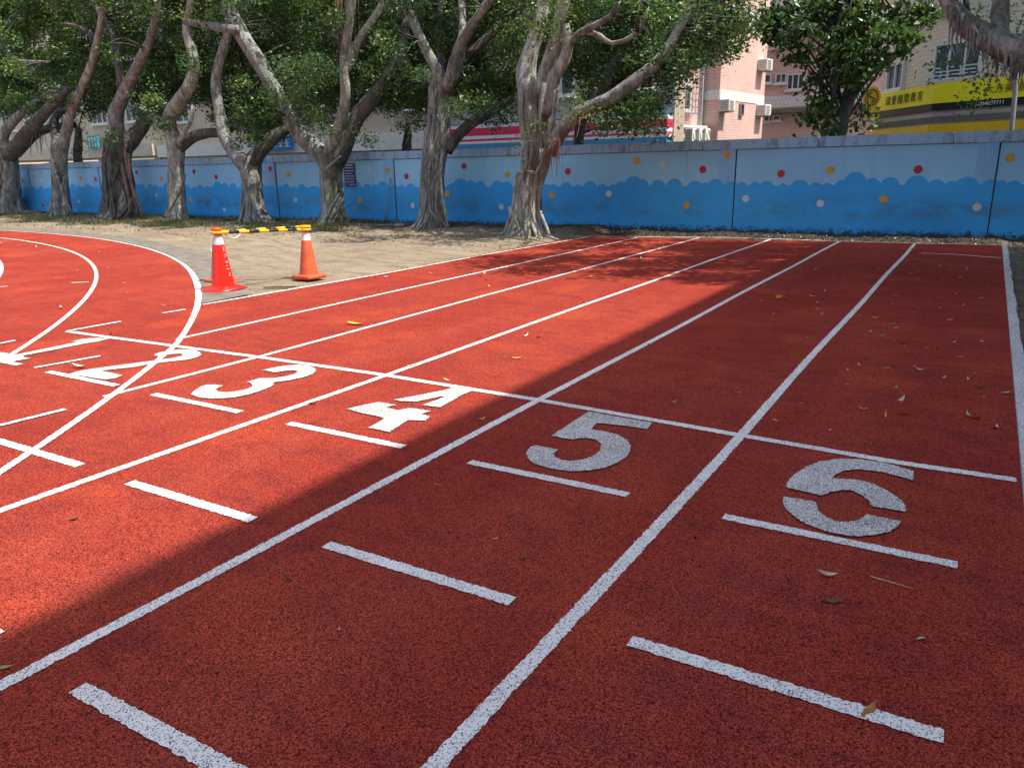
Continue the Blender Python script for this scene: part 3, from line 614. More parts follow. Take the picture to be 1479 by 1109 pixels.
TREES[6]['nodes'] += [limb([(474, 234, 30), (458, 216, 28), (436, 196, 26), (414, 162, 24), (397, 130, 23), (378, 97, 24), (358, 65, 25), (342, 39, 25), (332, 15, 22), (324, -15, 20)], TY[6], -0.9, e, M['bark'], seed=52),
    limb([(345, 44, 14), (318, 40, 13), (292, 35, 12), (266, 32, 9)], TY[6]-0.85, -0.2, e, M['bark'], seed=53),
    limb([(476, 228, 24), (479, 211, 20), (486, 190, 17), (496, 160, 16), (499, 130, 15), (496, 97, 14), (501, 58, 14), (505, 26, 14), (509, -15, 12)], TY[6], -0.7, e, M['barkp'], seed=54),
    limb([(484, 236, 30), (498, 205, 28), (517, 168, 25), (540, 140, 24), (560, 112, 21), (577, 80, 18), (586, 40, 15), (590, -15, 12)], TY[6], 0.9, e, M['barkd'], seed=55),
    limb([(498, 108, 15), (518, 62, 16), (540, 29, 15), (560, -5, 13)], TY[6]-0.3, 0.6, e, M['barkd'], seed=56)]
roots([[(468, 250), (478, 238), (492, 226)], [(490, 280), (480, 300), (468, 322)], [(492, 285), (488, 305), (496, 324)], [(478, 318), (490, 300), (497, 285)]], TY[6]-0.42, e, M['bark'], 4.0, 57)
hanging_roots(478, 520, 0, 110, 16, TY[6]-0.6, e, M['root'], 58, 1.0)
e = new_tree(7, 625, 330, TY[7], 'gnarled banyan tree with a tall knotted trunk forking high up, left of the pale trunk')
trunk([(626, 335, 50), (625, 315, 38), (625, 290, 36), (625, 260, 35), (628, 235, 36), (632, 205, 36), (636, 175, 34), (637, 150, 33), (638, 130, 34), (642, 112, 28)], TY[7], e, M['bark'], 61, 0.45, 0.16, nstr=16)
TREES[7]['nodes'] += [limb([(640, 122, 20), (634, 106, 17), (620, 80, 16), (605, 49, 15), (590, 16, 15), (580, -15, 13)], TY[7]-0.05, -0.5, e, M['bark'], seed=62),
    limb([(646, 126, 24), (654, 106, 23), (660, 84, 22), (667, 62, 20), (683, 36, 16), (700, 12, 14), (722, -15, 12)], TY[7]-0.05, -0.5, e, M['bark'], seed=63),
    limb([(664, 70, 13), (667, 50, 12), (668, 24, 11), (664, -15, 10)], TY[7]-0.25, 0.3, e, M['bark'], seed=64),
    limb([(646, 218, 18), (655, 204, 19), (675, 182, 18), (701, 166, 17), (725, 152, 14), (748, 138, 9)], TY[7], 0.8, e, M['barkd'], seed=65),
    limb([(628, 118, 12), (619, 112, 14), (617, 104, 11)], TY[7], 0.1, e, M['bark'], seed=66, lump=0.2),
    limb([(640, 118, 14), (638, 80, 16), (636, 40, 14), (640, -15, 12)], TY[7]+0.5, 0.7, e, M['barkd'], seed=67),
    limb([(674, 80, 13), (700, 58, 13), (730, 32, 11), (760, 10, 8)], TY[7]+0.2, 0.8, e, M['barkd'], seed=68)]
roots([[(612, 225), (610, 250), (616, 290), (606, 332)], [(640, 215), (636, 250), (642, 300), (648, 334)], [(622, 160), (634, 185), (628, 215), (634, 240)], [(646, 150), (640, 178), (646, 205)], [(616, 260), (622, 300), (612, 333)], [(632, 262), (630, 300), (636, 334)], [(620, 300), (632, 318), (640, 333)]], TY[7]-0.46, e, M['bark'], 4.0, 69)
e = new_tree(8, 760, 345, TY[8], 'pale fluted banyan tree nearest the lanes with roots spreading over the earth')
trunk([(758, 349, 58), (758, 330, 46), (759, 305, 40), (763, 280, 37), (768, 255, 36), (773, 232, 40), (776, 205, 46), (776, 178, 50), (776, 152, 56), (777, 132, 58), (778, 116, 50)], TY[8], e, M['barkp'], 71, 0.5, 0.15, nstr=16)
TREES[8]['nodes'] += [limb([(768, 150, 34), (761, 122, 34), (760, 97, 30), (769, 65, 24), (779, 32, 20), (787, -15, 18)], TY[8]-0.1, 0.1, e, M['barkp'], seed=72, flute=0.12),
    limb([(782, 150, 30), (786, 118, 28), (793, 91, 24), (801, 65, 22), (808, 32, 21), (818, -15, 18)], TY[8]-0.15, -0.3, e, M['barkp'], seed=73, flute=0.12),
    limb([(792, 165, 26), (798, 135, 26), (801, 112, 24), (814, 91, 20), (821, 65, 17), (817, 35, 13)], TY[8]-0.25, -0.2, e, M['barkp'], seed=74, flute=0.12),
    limb([(792, 222, 26), (806, 195, 25), (826, 172, 23), (853, 155, 22), (878, 145, 22), (905, 127, 22), (934, 104, 21), (960, 78, 17), (981, 42, 15), (994, 14, 14), (1006, -15, 12)], TY[8], 0.3, e, M['bark'], seed=75),
    limb([(819, 68, 12), (838, 48, 11), (858, 38, 10), (882, 23, 8), (894, 2, 7)], TY[8]-0.4, -0.3, e, M['bark'], seed=76),
    limb([(848, 46, 8), (866, 52, 8), (884, 63, 7), (912, 54, 7), (928, 36, 6), (936, 8, 5)], TY[8]-0.45, -0.2, e, M['bark'], seed=77),
    limb([(850, 158, 14), (868, 128, 22), (884, 102, 22), (900, 78, 20), (910, 50, 16), (922, 10, 12)], TY[8]+0.6, 0.8, e, M['barkd'], seed=78)]
roots([[(797, 205), (784, 228), (774, 250), (748, 250), (742, 290), (734, 322), (726, 340)], [(735, 300), (744, 318), (752, 335)], [(780, 305), (790, 330), (794, 342)], [(764, 320), (762, 335), (758, 352)], [(774, 322), (784, 338), (806, 346)], [(752, 330), (738, 342), (722, 346)]], TY[8]-0.5, e, M['barkp'], 5.0, 79)
roots([[(803, 130), (800, 165), (790, 205), (781, 240)], [(770, 110), (764, 150), (770, 195), (766, 240)], [(787, 120), (780, 165), (784, 215)], [(756, 130), (754, 170), (762, 215), (756, 262)]], TY[8]-0.58, e, M['bark'], 6.5, 85)
hanging_roots(790, 812, 205, 262, 26, TY[8]-0.25, e, M['rootr'], 89, 1.2)
hanging_roots(818, 842, 175, 245, 5, TY[8]-0.3, e, M['root'], 90, 1.2)
# crown foliage: lower edge of the leaf mass measured along the row
YL = np.array([(-60, 165), (0, 168), (60, 165), (100, 150), (150, 168), (200, 150), (240, 180), (270, 150), (300, 150), (330, 190), (370, 200), (415, 190), (440, 165), (470, 175), (520, 170), (560, 160), (600, 168), (650, 150), (700, 165), (740, 150), (790, 80), (815, 95), (850, 150), (880, 175), (945, 178), (985, 112), (1010, 90), (1050, 82), (1080, 40), (1100, -10)])
order = sorted(TREES, key=lambda k: TREES[k]['x']); txs = [12, 95, 190, 275, 340, 470, 640, 830]
r = np.random.default_rng(5)
def owner(x): return order[int(np.argmin([abs(x-t) for t in txs]))]
for layer in range(4):
    y = -30.0
    while y < 205:
        x = -50.0+r.uniform(0, 30)
        while x < 1110:
            yl = np.interp(x, YL[:, 0], YL[:, 1]); rx = r.uniform(17, 33); ry = rx*r.uniform(0.6, 0.95)
            yy = y+r.uniform(-14, 14)
            if yy+ry*0.8 < yl+8 and r.random() < (0.88 if layer < 3 else 0.22):
                k = owner(x); T = TREES[k]
                Y = T['Y']+(r.uniform(0.7, 1.6) if layer == 0 else r.uniform(1.4, 2.8) if layer == 1 else r.uniform(2.4, 4.4) if layer == 2 else r.uniform(-2.2, -0.9))
                sz = 0.085 if x > 420 else 0.105 if x > 180 else 0.125
                c, q = tuft_px(x, yy, rx, ry, Y, 2.6 if layer < 3 else 1.6, r, sz); T['C'].append((c, sz))
            x += r.uniform(26, 42)
        y += 34
LOW = [(30, 150, 30, 16, -.5), (90, 140, 26, 14, -.4), (352, 165, 26, 26, -.7), (395, 150, 26, 22, -.6), (370, 195, 22, 14, -.7), (350, 205, 12, 8, -.8), (450, 170, 24, 16, -.5), (470, 185, 18, 10, -.5), (430, 140, 24, 20, -.6), (528, 200, 20, 9, -.4), (655, 160, 20, 12, -.6), (690, 150, 30, 18, -.5), (720, 175, 22, 9, .6), (735, 160, 20, 16, .6), (455, 100, 26, 22, -.5), (560, 140, 28, 18, .9),
       (600, 175, 16, 14, 1.2), (210, 168, 18, 14, -.5), (232, 182, 16, 14, -.6), (160, 195, 12, 10, -.7), (880, 180, 28, 20, .4), (925, 175, 30, 22, .3), (940, 150, 28, 18, .2), (900, 160, 24, 20, .2), (955, 190, 14, 12, .2), (1000, 85, 30, 14, .2), (1040, 80, 26, 12, .3), (1070, 60, 24, 12, .3), (985, 112, 20, 10, .1), (1085, 30, 22, 16, .4)]
for (x, yy, rx, ry, dy) in LOW:
    T = TREES[owner(x)]; sz = 0.085 if x > 420 else 0.11
    c, q = tuft_px(x, yy, rx, ry, T['Y']+dy, 2.0, r, sz); T['C'].append((c, sz))
YOUNG = [(825, 140, 12, 10, -.5), (838, 155, 14, 12, -.5), (815, 165, 10, 8, -.5), (845, 130, 10, 8, -.4), (855, 165, 12, 9, -.4), (262, 22, 12, 8, -1.2), (275, 12, 10, 8, -1.2), (752, 205, 6, 5, -.7), (748, 222, 6, 6, -.7), (770, 176, 7, 8, -.75), (778, 190, 5, 6, -.75), (415, 145, 9, 7, -.9), (452, 172, 9, 10, -.8), (780, 5, 8, 5, -.8), (75, 12, 10, 8, -1), (640, 8, 8, 6, -.8), (1060, 8, 20, 10, 0), (20, 140, 14, 7, -.9), (70, 145, 10, 6, -.9), (815, 12, 6, 6, -.8)]
for (x, yy, rx, ry, dy) in YOUNG:
    T = TREES[owner(x)]; c, q = tuft_px(x, yy, rx, ry, T['Y']+dy, 0.8, r, 0.075); T['C2'].append((c, 0.075))
for k in order:                                           # the crown above the picture
    T = TREES[k]; cx = T['X']+(0.8 if k == 8 else 0)
    for i in range(7):
        c = np.array([cx+r.uniform(-3.2, 3.2), T['Y']+r.uniform(-1.5, 3.2), r.uniform(6.2, 8.6) if k > 4 else r.uniform(7.6, 9.8)])
        q, _ = fill_blob(c, (1.25, 1.25, 0.6), 520, r); T['C'].append((q, 0.19))
    S = np.concatenate([np.full(len(c), s) for c, s in T['C']]); C = np.vstack([c for c, s in T['C']])
    leaf_cloud('crown', C, S, M['leaf'], T['e'], seed=100+k, droop=0.25)
    if T['C2']:
        C = np.vstack([c for c, s in T['C2']]); leaf_cloud('young_leaves', C, np.full(len(C), 0.08), M['leafy'], T['e'], seed=200+k)
    # twigs run from the limbs into the leaf masses
    LP = np.vstack([p for p, _ in T['nodes']]); mb = MB()
    for c, s in T['C'][::2]:
        ctr = c.mean(0); j = int(np.argmin(np.linalg.norm((LP-ctr)*np.array([1, 1, 1.3])+np.array([0, 0, 0]), axis=1))); a = LP[j]
        dist = np.linalg.norm(ctr-a)
        if dist < 0.3 or dist > 2.4: continue
        for t in range(2):
            b = c[r.integers(len(c))]; mid = (a+b)/2+r.normal(0, 0.10*dist**0.5, 3)+np.array([0, 0, 0.08*dist]); w = 0.010+0.010*dist
            P, R = catmull([a, mid, b], [w, w*0.65, w*0.2], 0.5); v, f = tube_data(P, R, 5, 0, 0, 1); mb.add(v, f)
    mb.build('twigs', M['barkd'], T['e'], True)

# tree over the right-hand end of the lanes: trunk just outside the picture, heavy limb with hanging roots
T9 = empty('banyan_tree', (1.95, 13.1, 0), 'old banyan at the right edge with a heavy root-draped limb over the wall', 'tree', 'row of banyan trees in front of the wall')
def free_tube(name, P, R, mat, parent, seed, sides=16, flute=.12, lump=.1, step=.1):
    P, R = catmull(P, R, step); v, f = tube_data(P, R, sides, lump, flute, seed); return mk(name, v, f, mat, parent, True), P, R
free_tube('trunk', [(2.0, 13.1, -.2), (1.98, 13.1, 0.05), (1.9, 13.1, .8), (1.85, 13.1, 1.7), (1.7, 13.05, 2.3)], [.75, .62, .46, .42, .44], M['barkp'], T9, 301, 28)
L9, _ = limb([(1600, 130, 66), (1545, 96, 62), (1479, 78, 56), (1448, 66, 44), (1420, 51, 37), (1392, 33, 30), (1376, 12, 25), (1360, -18, 22)], 13.0, -.1, T9, M['barkp'], seed=302, flute=.14, lump=.16)
limb([(1443, 62, 28), (1444, 40, 25), (1444, 15, 25), (1448, -30, 22)], 13.0, .3, T9, M['barkp'], seed=303)
limb([(1400, 40, 10), (1397, 22, 9), (1394, -20, 8)], 12.9, .3, T9, M['barkd'], seed=304)
limb([(1479, 78, 30), (1500, 30, 28), (1520, -40, 24)], 13.0, .3, T9, M['barkp'], seed=305)
r9 = np.random.default_rng(77); mb = MB()
for i in range(60):
    x = r9.uniform(1372, 1478); cy = np.interp(x, [1376, 1392, 1420, 1448, 1479], [20, 36, 56, 76, 92]); ln = r9.uniform(22, 58) if x < 1440 else r9.uniform(24, 40)
    a, b = at(x, cy-8, 12.78+r9.uniform(-.12, .25)), at(x+r9.normal(-1, 4), cy+ln, 12.75+r9.uniform(-.1, .2)); s = r9.uniform(1.5, 4.2)/2*pscale(a)
    P, R = catmull([a, (a+b)/2+r9.normal(0, .03, 3), b], [s, s*.8, s*.3], .08); v, f = tube_data(P, R, 6, 0, 0, i); mb.add(v, f)
for i in range(10):
    x = r9.uniform(1458, 1474); a, b = at(x, 92, 12.8), at(1465+r9.normal(0, 4), r9.uniform(112, 128), 12.8); s = 3/2*pscale(a)
    P, R = catmull([a, (a+b)/2+r9.normal(0, .02, 3), b], [s, s*.8, s*.3], .08); v, f = tube_data(P, R, 6, 0, 0, i); mb.add(v, f)
mb.build('root_curtain', M['barkp'], T9, True)
C = []
for (x, yy, rx, ry, Y) in [(1362, 92, 18, 7, 13.2), (1345, 103, 12, 5, 13.3), (1378, 98, 12, 8, 13.2), (1358, 75, 10, 7, 13.2), (1428, 105, 10, 6, 13.1), (1420, 122, 8, 8, 13.1), (1415, 138, 7, 7, 13.1), (1410, 150, 6, 5, 13.1), (1432, 95, 10, 8, 13.1), (1470, 20, 20, 22, 14.5), (1420, 18, 12, 12, 14.6), (1400, 20, 10, 10, 14.6), (1470, 55, 12, 8, 14.8)]:
    c, q = tuft_px(x, yy, rx, ry, Y, .8, r, .075); C.append(c)
S9 = [np.full(len(np.vstack(C)), .075)]
for i in range(34):
    c0 = np.array([r.uniform(-2.3, 1.6), r.uniform(9.3, 14.6), r.uniform(5.6, 7.4)])
    if c0[2] < 5.6 and c0[1] > 13.5: c0[2] += 1.2
    c, q = fill_blob(c0, (1.15, 1.15, .55), 430, r); C.append(c); S9.append(np.full(len(c), .15))
leaf_cloud('crown', np.vstack(C), np.concatenate(S9), M['leaf'], T9, seed=333, droop=.3)
for i, (q, k) in enumerate([((-2.2, 11.0, 6.0), .12), ((.9, 10.5, 6.2), .14), ((-.5, 9.6, 6.3), .1), ((1.2, 14.4, 6.4), .12), ((-1.5, 14.4, 6.4), .11)]):
    free_tube('limb', [(1.75, 13.05, 2.2), (1.75+(q[0]-1.75)*.35, 13.05+(q[1]-13.05)*.3, 4.6), q], [.3, k*1.3, k*.5], M['bark'], T9, 340+i, 10)

# street trees behind the wall
def street_tree(label, trunk_px, Y, blobs, mat, szl, shape, seed, dens=.9, tw=True):
    b = at(trunk_px[0][0], trunk_px[0][1], Y); e = empty('street_tree', (b[0], Y, 0), label, 'tree')
    P = [at(x, y, Y) for x, y, w in trunk_px]; R = [w/2*pscale(P[0]) for x, y, w in trunk_px]
    P.insert(0, np.array([P[0][0], Y, -.1])); R.insert(0, R[0]*1.15)
    free_tube('trunk', P, R, M['barkd'], e, seed, 14, .1, .12, .15)
    r = np.random.default_rng(seed); C = []; mb = MB(); LP = np.array(P[2:])
    for (x, y, rx, ry, dy) in blobs:
        c, q = tuft_px(x, y, rx, ry, Y+dy, dens, r, szl); C.append(c)
        for t in range(3):
            a = LP[r.integers(len(LP))]; bb = q[r.integers(len(q))]; d = np.linalg.norm(bb-a); mid = (a+bb)/2+np.array([0, 0, .1*d]); w = .012+.009*d
            PP, RR = catmull([a, mid, bb], [w, w*.7, w*.25], .4); v, f = tube_data(PP, RR, 5, 0, 0, 1); mb.add(v, f)
    leaf_cloud('crown', np.vstack(C), np.full(len(np.vstack(C)), szl), mat, e, seed=seed+1, shape=shape, droop=.8 if shape != 'diamond' else .3)
    mb.build('twigs', M['barkd'], e, True); return e
street_tree('leafy broad-leaved tree standing behind the wall left of the yellow sign', [(1208, 205, 24), (1212, 190, 24), (1218, 164, 22), (1232, 125, 19), (1240, 95, 16), (1243, 60, 13), (1240, 10, 9), (1238, -30, 7)], 18.2,
            [(1130, 20, 26, 18, 0), (1120, 55, 22, 14, .2), (1150, 50, 26, 22, -.4), (1170, 15, 26, 18, -.2), (1200, 30, 28, 22, .2), (1210, 60, 26, 20, -.5), (1245, 25, 30, 22, -.3), (1285, 20, 28, 20, 0), (1320, 25, 20, 18, .1), (1300, 50, 24, 16, -.3), (1265, 60, 26, 18, -.5), (1150, 85, 20, 12, .2), (1185, 85, 22, 14, -.2), (1225, 90, 26, 16, -.4), (1270, 90, 22, 14, -.3), (1295, 75, 16, 12, 0), (1240, 112, 18, 10, -.4), (1215, 120, 16, 12, .3), (1175, 140, 18, 10, -.2), (1190, 160, 18, 14, -.3), (1165, 172, 20, 8, -.3), (1195, 182, 16, 10, -.4), (1250, 165, 9, 8, -.3), (1245, 180, 9, 8, -.3), (1180, 115, 12, 10, .2), (1160, -15, 30, 14, 0), (1220, -15, 34, 14, 0), (1290, -15, 34, 14, 0), (1105, 35, 16, 16, .3), (1200, 110, 14, 12, .1), (1338, 10, 12, 12, .2)], M['leafb'], .125, 'heart', 401, 2.5)
street_tree('small leafy stump tree peeping over the wall between two banyan trunks', [(588, 222, 15), (588, 205, 14), (590, 188, 10)], 18.6, [(583, 185, 12, 10, 0), (596, 178, 12, 10, 0), (586, 170, 16, 10, 0)], M['leafy'], .10, 'diamond', 411, .7)
street_tree('slender street tree behind the wall in front of the striped shop fascia', [(835, 212, 16), (836, 195, 15), (842, 170, 12), (850, 145, 9)], 18.4, [(850, 180, 20, 14, 0), (870, 190, 18, 12, 0), (825, 185, 14, 10, 0), (905, 192, 18, 12, .3), (935, 185, 18, 12, .3), (850, 160, 20, 14, 0)], M['leaf'], .10, 'diamond', 421, .8)
street_tree('vine covered street trunk behind the wall left of the stout dark banyan', [(113, 234, 12), (113, 210, 11), (114, 185, 8)], 18.8, [(108, 222, 11, 8, 0), (118, 205, 8, 8, 0), (112, 185, 12, 9, 0), (124, 170, 14, 9, 0), (100, 175, 12, 9, 0)], M['leafy'], .12, 'diamond', 431, .7)

# ------------------------------------------------------------------ street and buildings behind the wall
tag(mk('street', [(-70, 17.2, -.02), (30, 17.2, -.02), (30, 60, -.02), (-70, 60, -.02)], [(0, 1, 2, 3)], M['asphalt']), 'asphalt street behind the mural wall', 'street', kind='structure')
def facade(name, P, Q, z0, z1, mat, parent, th=0.3):
    """a wall slab whose outer face runs P to Q; the outside lies to the right of P->Q"""
    P = np.array(P[:2], float); Q = np.array(Q[:2], float); D = (Q-P); L = np.linalg.norm(D); D /= L; N = np.array([D[1], -D[0]])
    a, b = P, Q; c, d = Q-N*th, P-N*th
    V = [(*a, z0), (*b, z0), (*b, z1), (*a, z1), (*d, z0), (*c, z0), (*c, z1), (*d, z1)]
    uv = [(0, z0), (L, z0), (L, z1), (0, z1), (-.3, z0), (L+.3, z0), (L+.3, z1), (-.3, z1)]
    return mk(name, V, [(0, 1, 2, 3), (1, 5, 6, 2), (5, 4, 7, 6), (4, 0, 3, 7), (3, 2, 6, 7), (1, 0, 4, 5)], mat, parent, uv=uv)
class Face:
    def __init__(s, P, Q, e): s.P = np.array(P[:2], float); s.Q = np.array(Q[:2], float); s.D = (s.Q-s.P)/np.linalg.norm(s.Q-s.P); s.N = np.array([s.D[1], -s.D[0]]); s.e = e
    def at(s, u, z, o=0): q = s.P+s.D*u+s.N*o; return (q[0], q[1], z)
    def px(s, x, y):
        q = onplane(x, y, s.P, s.D); return float(np.dot(q[:2]-s.P, s.D)), float(q[2])
    def slab(s, u0, u1, z0, z1, o, t, mat, name, parent=None, bev=0):
        ob = MB().box(s.at((u0+u1)/2, (z0+z1)/2, o+t/2), (u1-u0, t, z1-z0), (s.D[0], s.D[1], 0)).build(name, mat, parent if parent is not None else s.e)
        if bev: bevel(ob, bev)
        return ob
    def window(s, u0, u1, z0, z1, mull=1, fm=None, sill=True):
        fm = fm or M['frame']; mb = MB(); t = .05; ax = (s.D[0], s.D[1], 0)
        for (a, b, c, d) in ((u0, u1, z0, z0+t), (u0, u1, z1-t, z1), (u0, u0+t, z0+t, z1-t), (u1-t, u1, z0+t, z1-t)):
            mb.box(s.at((a+b)/2, (c+d)/2, .045), (b-a, .09, d-c), ax)
        for i in range(mull):
            uu = u0+(u1-u0)*(i+1)/(mull+1); mb.box(s.at(uu, (z0+z1)/2, .04), (.045, .07, z1-z0-2*t), ax)
        w = mb.build('window', fm, s.e)
        s.slab(u0+t*.6, u1-t*.6, z0+t*.6, z1-t*.6, .004, .016, M['glass'], 'pane', w)
        if sill: s.slab(u0-.08, u1+.08, z0-.09, z0-.003, 0.002, .16, M['white'], 'sill', w)
        return w
def ac_unit(F, px, py, label, w=.55, h=.42, dep=.4):
    u, z = F.px(px, py); ax = (F.D[0], F.D[1], 0); c = F.at(u, z, dep/2+.01)
    e = empty('air_conditioner', c, label, 'air conditioner', 'air conditioners on the building facades')
    bevel(MB().box(c, (w, dep, h), ax).build('casing', M['acw'], e), .02)
    mb = MB()
    for i in range(6): mb.box(F.at(u-w*.1, z-h*.34+i*h*.135, dep+.016), (w*.62, .012, h*.05), ax)
    for i in range(5): mb.box(np.array(F.at(u-w/2-.006, z-h*.32+i*h*.16, dep*.5)), (.012, dep*.7, h*.05), ax)
    mb.build('grille', M['dframe'], e)
    for s_ in (-1, 1): MB().box(F.at(u+s_*w*.38, z-h/2-.025, dep*.48), (.03, dep*.95, .03), ax).build('bracket', M['dframe'], e)
    return e

# pink tiled apartment block
P2 = at(1036, 200, 30)[:2]; d9 = np.array([math.sin(math.radians(9)), math.cos(math.radians(9))]); d20 = np.array([math.sin(math.radians(20)), math.cos(math.radians(20))])
P1 = at(1013, 200, 30.15)[:2]; P0 = P1-d20*2.5
P3 = onplane(1103, 150, P2, d9)[:2]
pk = empty('pink_apartment_block', (P2[0], P2[1], 0), 'pink tiled apartment block with white tile band and protruding air conditioners', 'building')
fa, fb, fc = Face(P0, P1, pk), Face(P1, P2, pk), Face(P2, P3, pk)
HT = 13.0
facade('wall', P0, P1, 0, HT, M['pink'], pk); facade('wall', P1+np.array([.0, .0]), P2, 0, HT, M['pink'], pk); facade('wall', P2, P3, 0, HT, M['pink'], pk)
P3b = P3+np.array([-4, .6]); P0b = P0+np.array([-3.6, 1.5])
facade('wall', P3, P3b, 0, HT, M['pink'], pk); facade('wall', P0b, P0, 0, HT, M['cream'], pk)
LC = float(np.linalg.norm(P3-P2)); zb0, zb1 = fc.px(1036, 143)[1], fc.px(1036, 129)[1]
for zo in (0, 3.0, 6.0):
    for F_, L in ((fc, LC), (fb, float(np.linalg.norm(P2-P1)))):
        ob = facade('tile_band', np.array(F_.at(0.01, 0, .02))[:2], np.array(F_.at(L-.01, 0, .02))[:2], zb0+zo, zb1+zo, M['wtile'], pk, .05)
MB().box((*(P1+np.array([-.12, -.12])), HT/2), (.34, .3, HT)).build('corner_column', M['wtile'], pk)
for px, (y0, y1) in ((1070, (150, 168)),):
    for zo in (0, 3.0):
        u, z1 = fc.px(px, y0); z0 = fc.px(px, y1)[1]; fc.window(u-.16, u+.16, z0+zo, z1+zo, 0, M['dframe'], False)
# barred window, ledge and plant room on the left facade
u0, z1 = fa.px(968, 120); u1, z0 = fa.px(995, 160)
fa.window(u0, u1, z0, z1, 1); fa.window(u0, u1, z0+3.0, z1+3.0, 1)
gb = MB(); ax = (fa.D[0], fa.D[1], 0)
for i in range(9): gb.box(fa.at(u0-.1+(u1-u0+.3)*i/8, (z0+z1)/2, .42), (.018, .018, z1-z0+.3), ax)
for i in range(6): gb.box(fa.at((u0+u1)/2+.05, z0-.12+(z1-z0+.24)*i/5, .42), (u1-u0+.32, .018, .018), ax)
for s_ in (u0-.1, u1+.2):
    for i in range(6): gb.box(fa.at(s_, z0-.12+(z1-z0+.24)*i/5, .21), (.018, .42, .018), ax)
gb.build('window_grille', M['dframe'], pk)
LA = 2.5; zl = fa.px(990, 182)[1]
fa.slab(.2, LA-.15, 0, zl-.08, .02, .22, M['cream'], 'base_block'); fa.slab(.1, LA-.12, zl-.08, zl, .02, .34, M['white'], 'ledge')
ac_unit(fc, 1043, 153, 'left window air conditioner on the lit pink facade under the white band'); ac_unit(fc, 1096, 160, 'right window air conditioner on the lit pink facade near its far corner')
ac_unit(fc, 1098, 95, 'upper air conditioner high on the lit pink facade')
ac_unit(fa, 972, 127, 'window air conditioner beside the barred window of the pink block', .5, .4, .35)
for i, (px, lab) in enumerate(((998, 'leftmost white condenser standing low against the pink block'), (1008, 'middle white condenser standing low against the pink block'), (1017, 'rightmost white condenser standing low against the pink block'))):
    q = at(px, 196, 28.6+.35*i); c = (q[0], q[1], q[2]); e = empty('outdoor_condenser', c, lab, 'air conditioner', 'white condensers low on the pink block')
    bevel(MB().box(c, (.30, .55, .5), (1, 0, 0)).build('casing', M['acw'], e), .02)
    P = np.array([(c[0]+.16, c[1]+.17*math.cos(t), c[2]+.17*math.sin(t)) for t in np.linspace(0, 6.2832, 20)]); v, f = tube_data(P, np.full(20, .014), 5); mk('fan_guard', v, f, M['dframe'], e)
    mb = MB()
    for t in range(5): mb.box((c[0], c[1]-.281, c[2]-.16+t*.08), (.2, .012, .025))
    mb.build('grille', M['dframe'], e)
# second, shaded pink block further back
Q0 = at(1100, 150, 37.5)[:2]; Q1 = np.array([Q0[0]+9.5, Q0[1]-.6])
p2 = empty('pink_rear_block', (Q0[0], Q0[1], 0), 'darker pink apartment block behind the broad-leaved tree', 'building')
fd = Face(Q0, Q1, p2); facade('wall', Q0, Q1, 0, 14, M['pink'], p2); facade('wall', Q1, Q1+np.array([.5, 8]), 0, 14, M['pink'], p2)
zb = fd.px(1130, 147)[1]
for zo in (0, 3.1, 6.2): facade('tile_band', np.array(fd.at(.01, 0, .03))[:2], np.array(fd.at(9.4, 0, .03))[:2], zb-.25+zo, zb+.25+zo, M['wtile'], p2, .06)
for (x0, x1, y0, y1, mu) in ((1105, 1114, 108, 120, 0), (1121, 1136, 107, 120, 1), (1138, 1161, 108, 129, 2), (1104, 1112, 167, 176, 0), (1117, 1128, 167, 174, 0), (1185, 1205, 108, 129, 2)):
    a, z1 = fd.px(x0, y0); b, z0 = fd.px(x1, y1)
    for zo in (0, 3.1): fd.window(a, b, z0+zo, z1+zo, mu)
zs = fd.px(1130, 163)[1]; fd.slab(0.2, 4.5, zs-.05, zs+.12, .03, .7, M['concrete'], 'canopy')
zz = fd.px(1110, 30)[1]; fd.slab(0.1, 4.2, zz-.6, zz+.7, .03, 1.0, M['white'], 'balcony'); fd.slab(0.1, 4.2, zz+2.4, zz+3.6, .03, 1.0, M['white'], 'balcony')

# cream building with the yellow school sign
Cn = at(1347, 140, 24)[:2]; dl = np.array([-math.sin(math.radians(34)), math.cos(math.radians(34))]); dr = np.array([math.sin(math.radians(66)), -math.cos(math.radians(66))])
Ln = onplane(1258, 150, Cn, dl)[:2]; Rn = Cn+dr*7.5
cb = empty('cream_corner_building', (Cn[0], Cn[1], 0), 'cream tiled corner building carrying the bright yellow sign band', 'building')
back = .35
nl = np.array([-dl[1], dl[0]]); nl = nl if np.dot(nl, -Cn) > 0 else -nl
nr = np.array([-dr[1], dr[0]]); nr = nr if np.dot(nr, -Cn) > 0 else -nr
Cb = Cn-(nl+nr)*back*.52; Lb = Ln-nl*back+dl*.2; Rb = Rn-nr*back
facade('wall', Lb, Cb, 0, 12, M['ctile'], cb); facade('wall', Cb, Rb, 0, 12, M['ctile'], cb); facade('wall', Lb+np.array([2.2, 5]), Lb, 0, 12, M['ctile'], cb)
fl, fr = Face(Ln, Cn, cb), Face(Cn, Rn, cb); LL = float(np.linalg.norm(Cn-Ln))
zt, zm, zb = fr.px(1347.5, 122)[1], fr.px(1347.5, 150)[1], fr.px(1347.5, 160)[1]
sg = empty('sign_band', (Cn[0], Cn[1], zm), 'bright yellow wraparound sign band with dark lettering and a black strip below', 'sign')
for F_, L in ((fl, LL), (fr, 7.5)):
    F_.slab(0 if F_ is fr else 0, L, zm, zt, -.2, .2, M['yellow'], 'sign_panel', sg); F_.slab(0, L, zb, zm-.004, -.2, .185, M['black'], 'sign_base', sg)
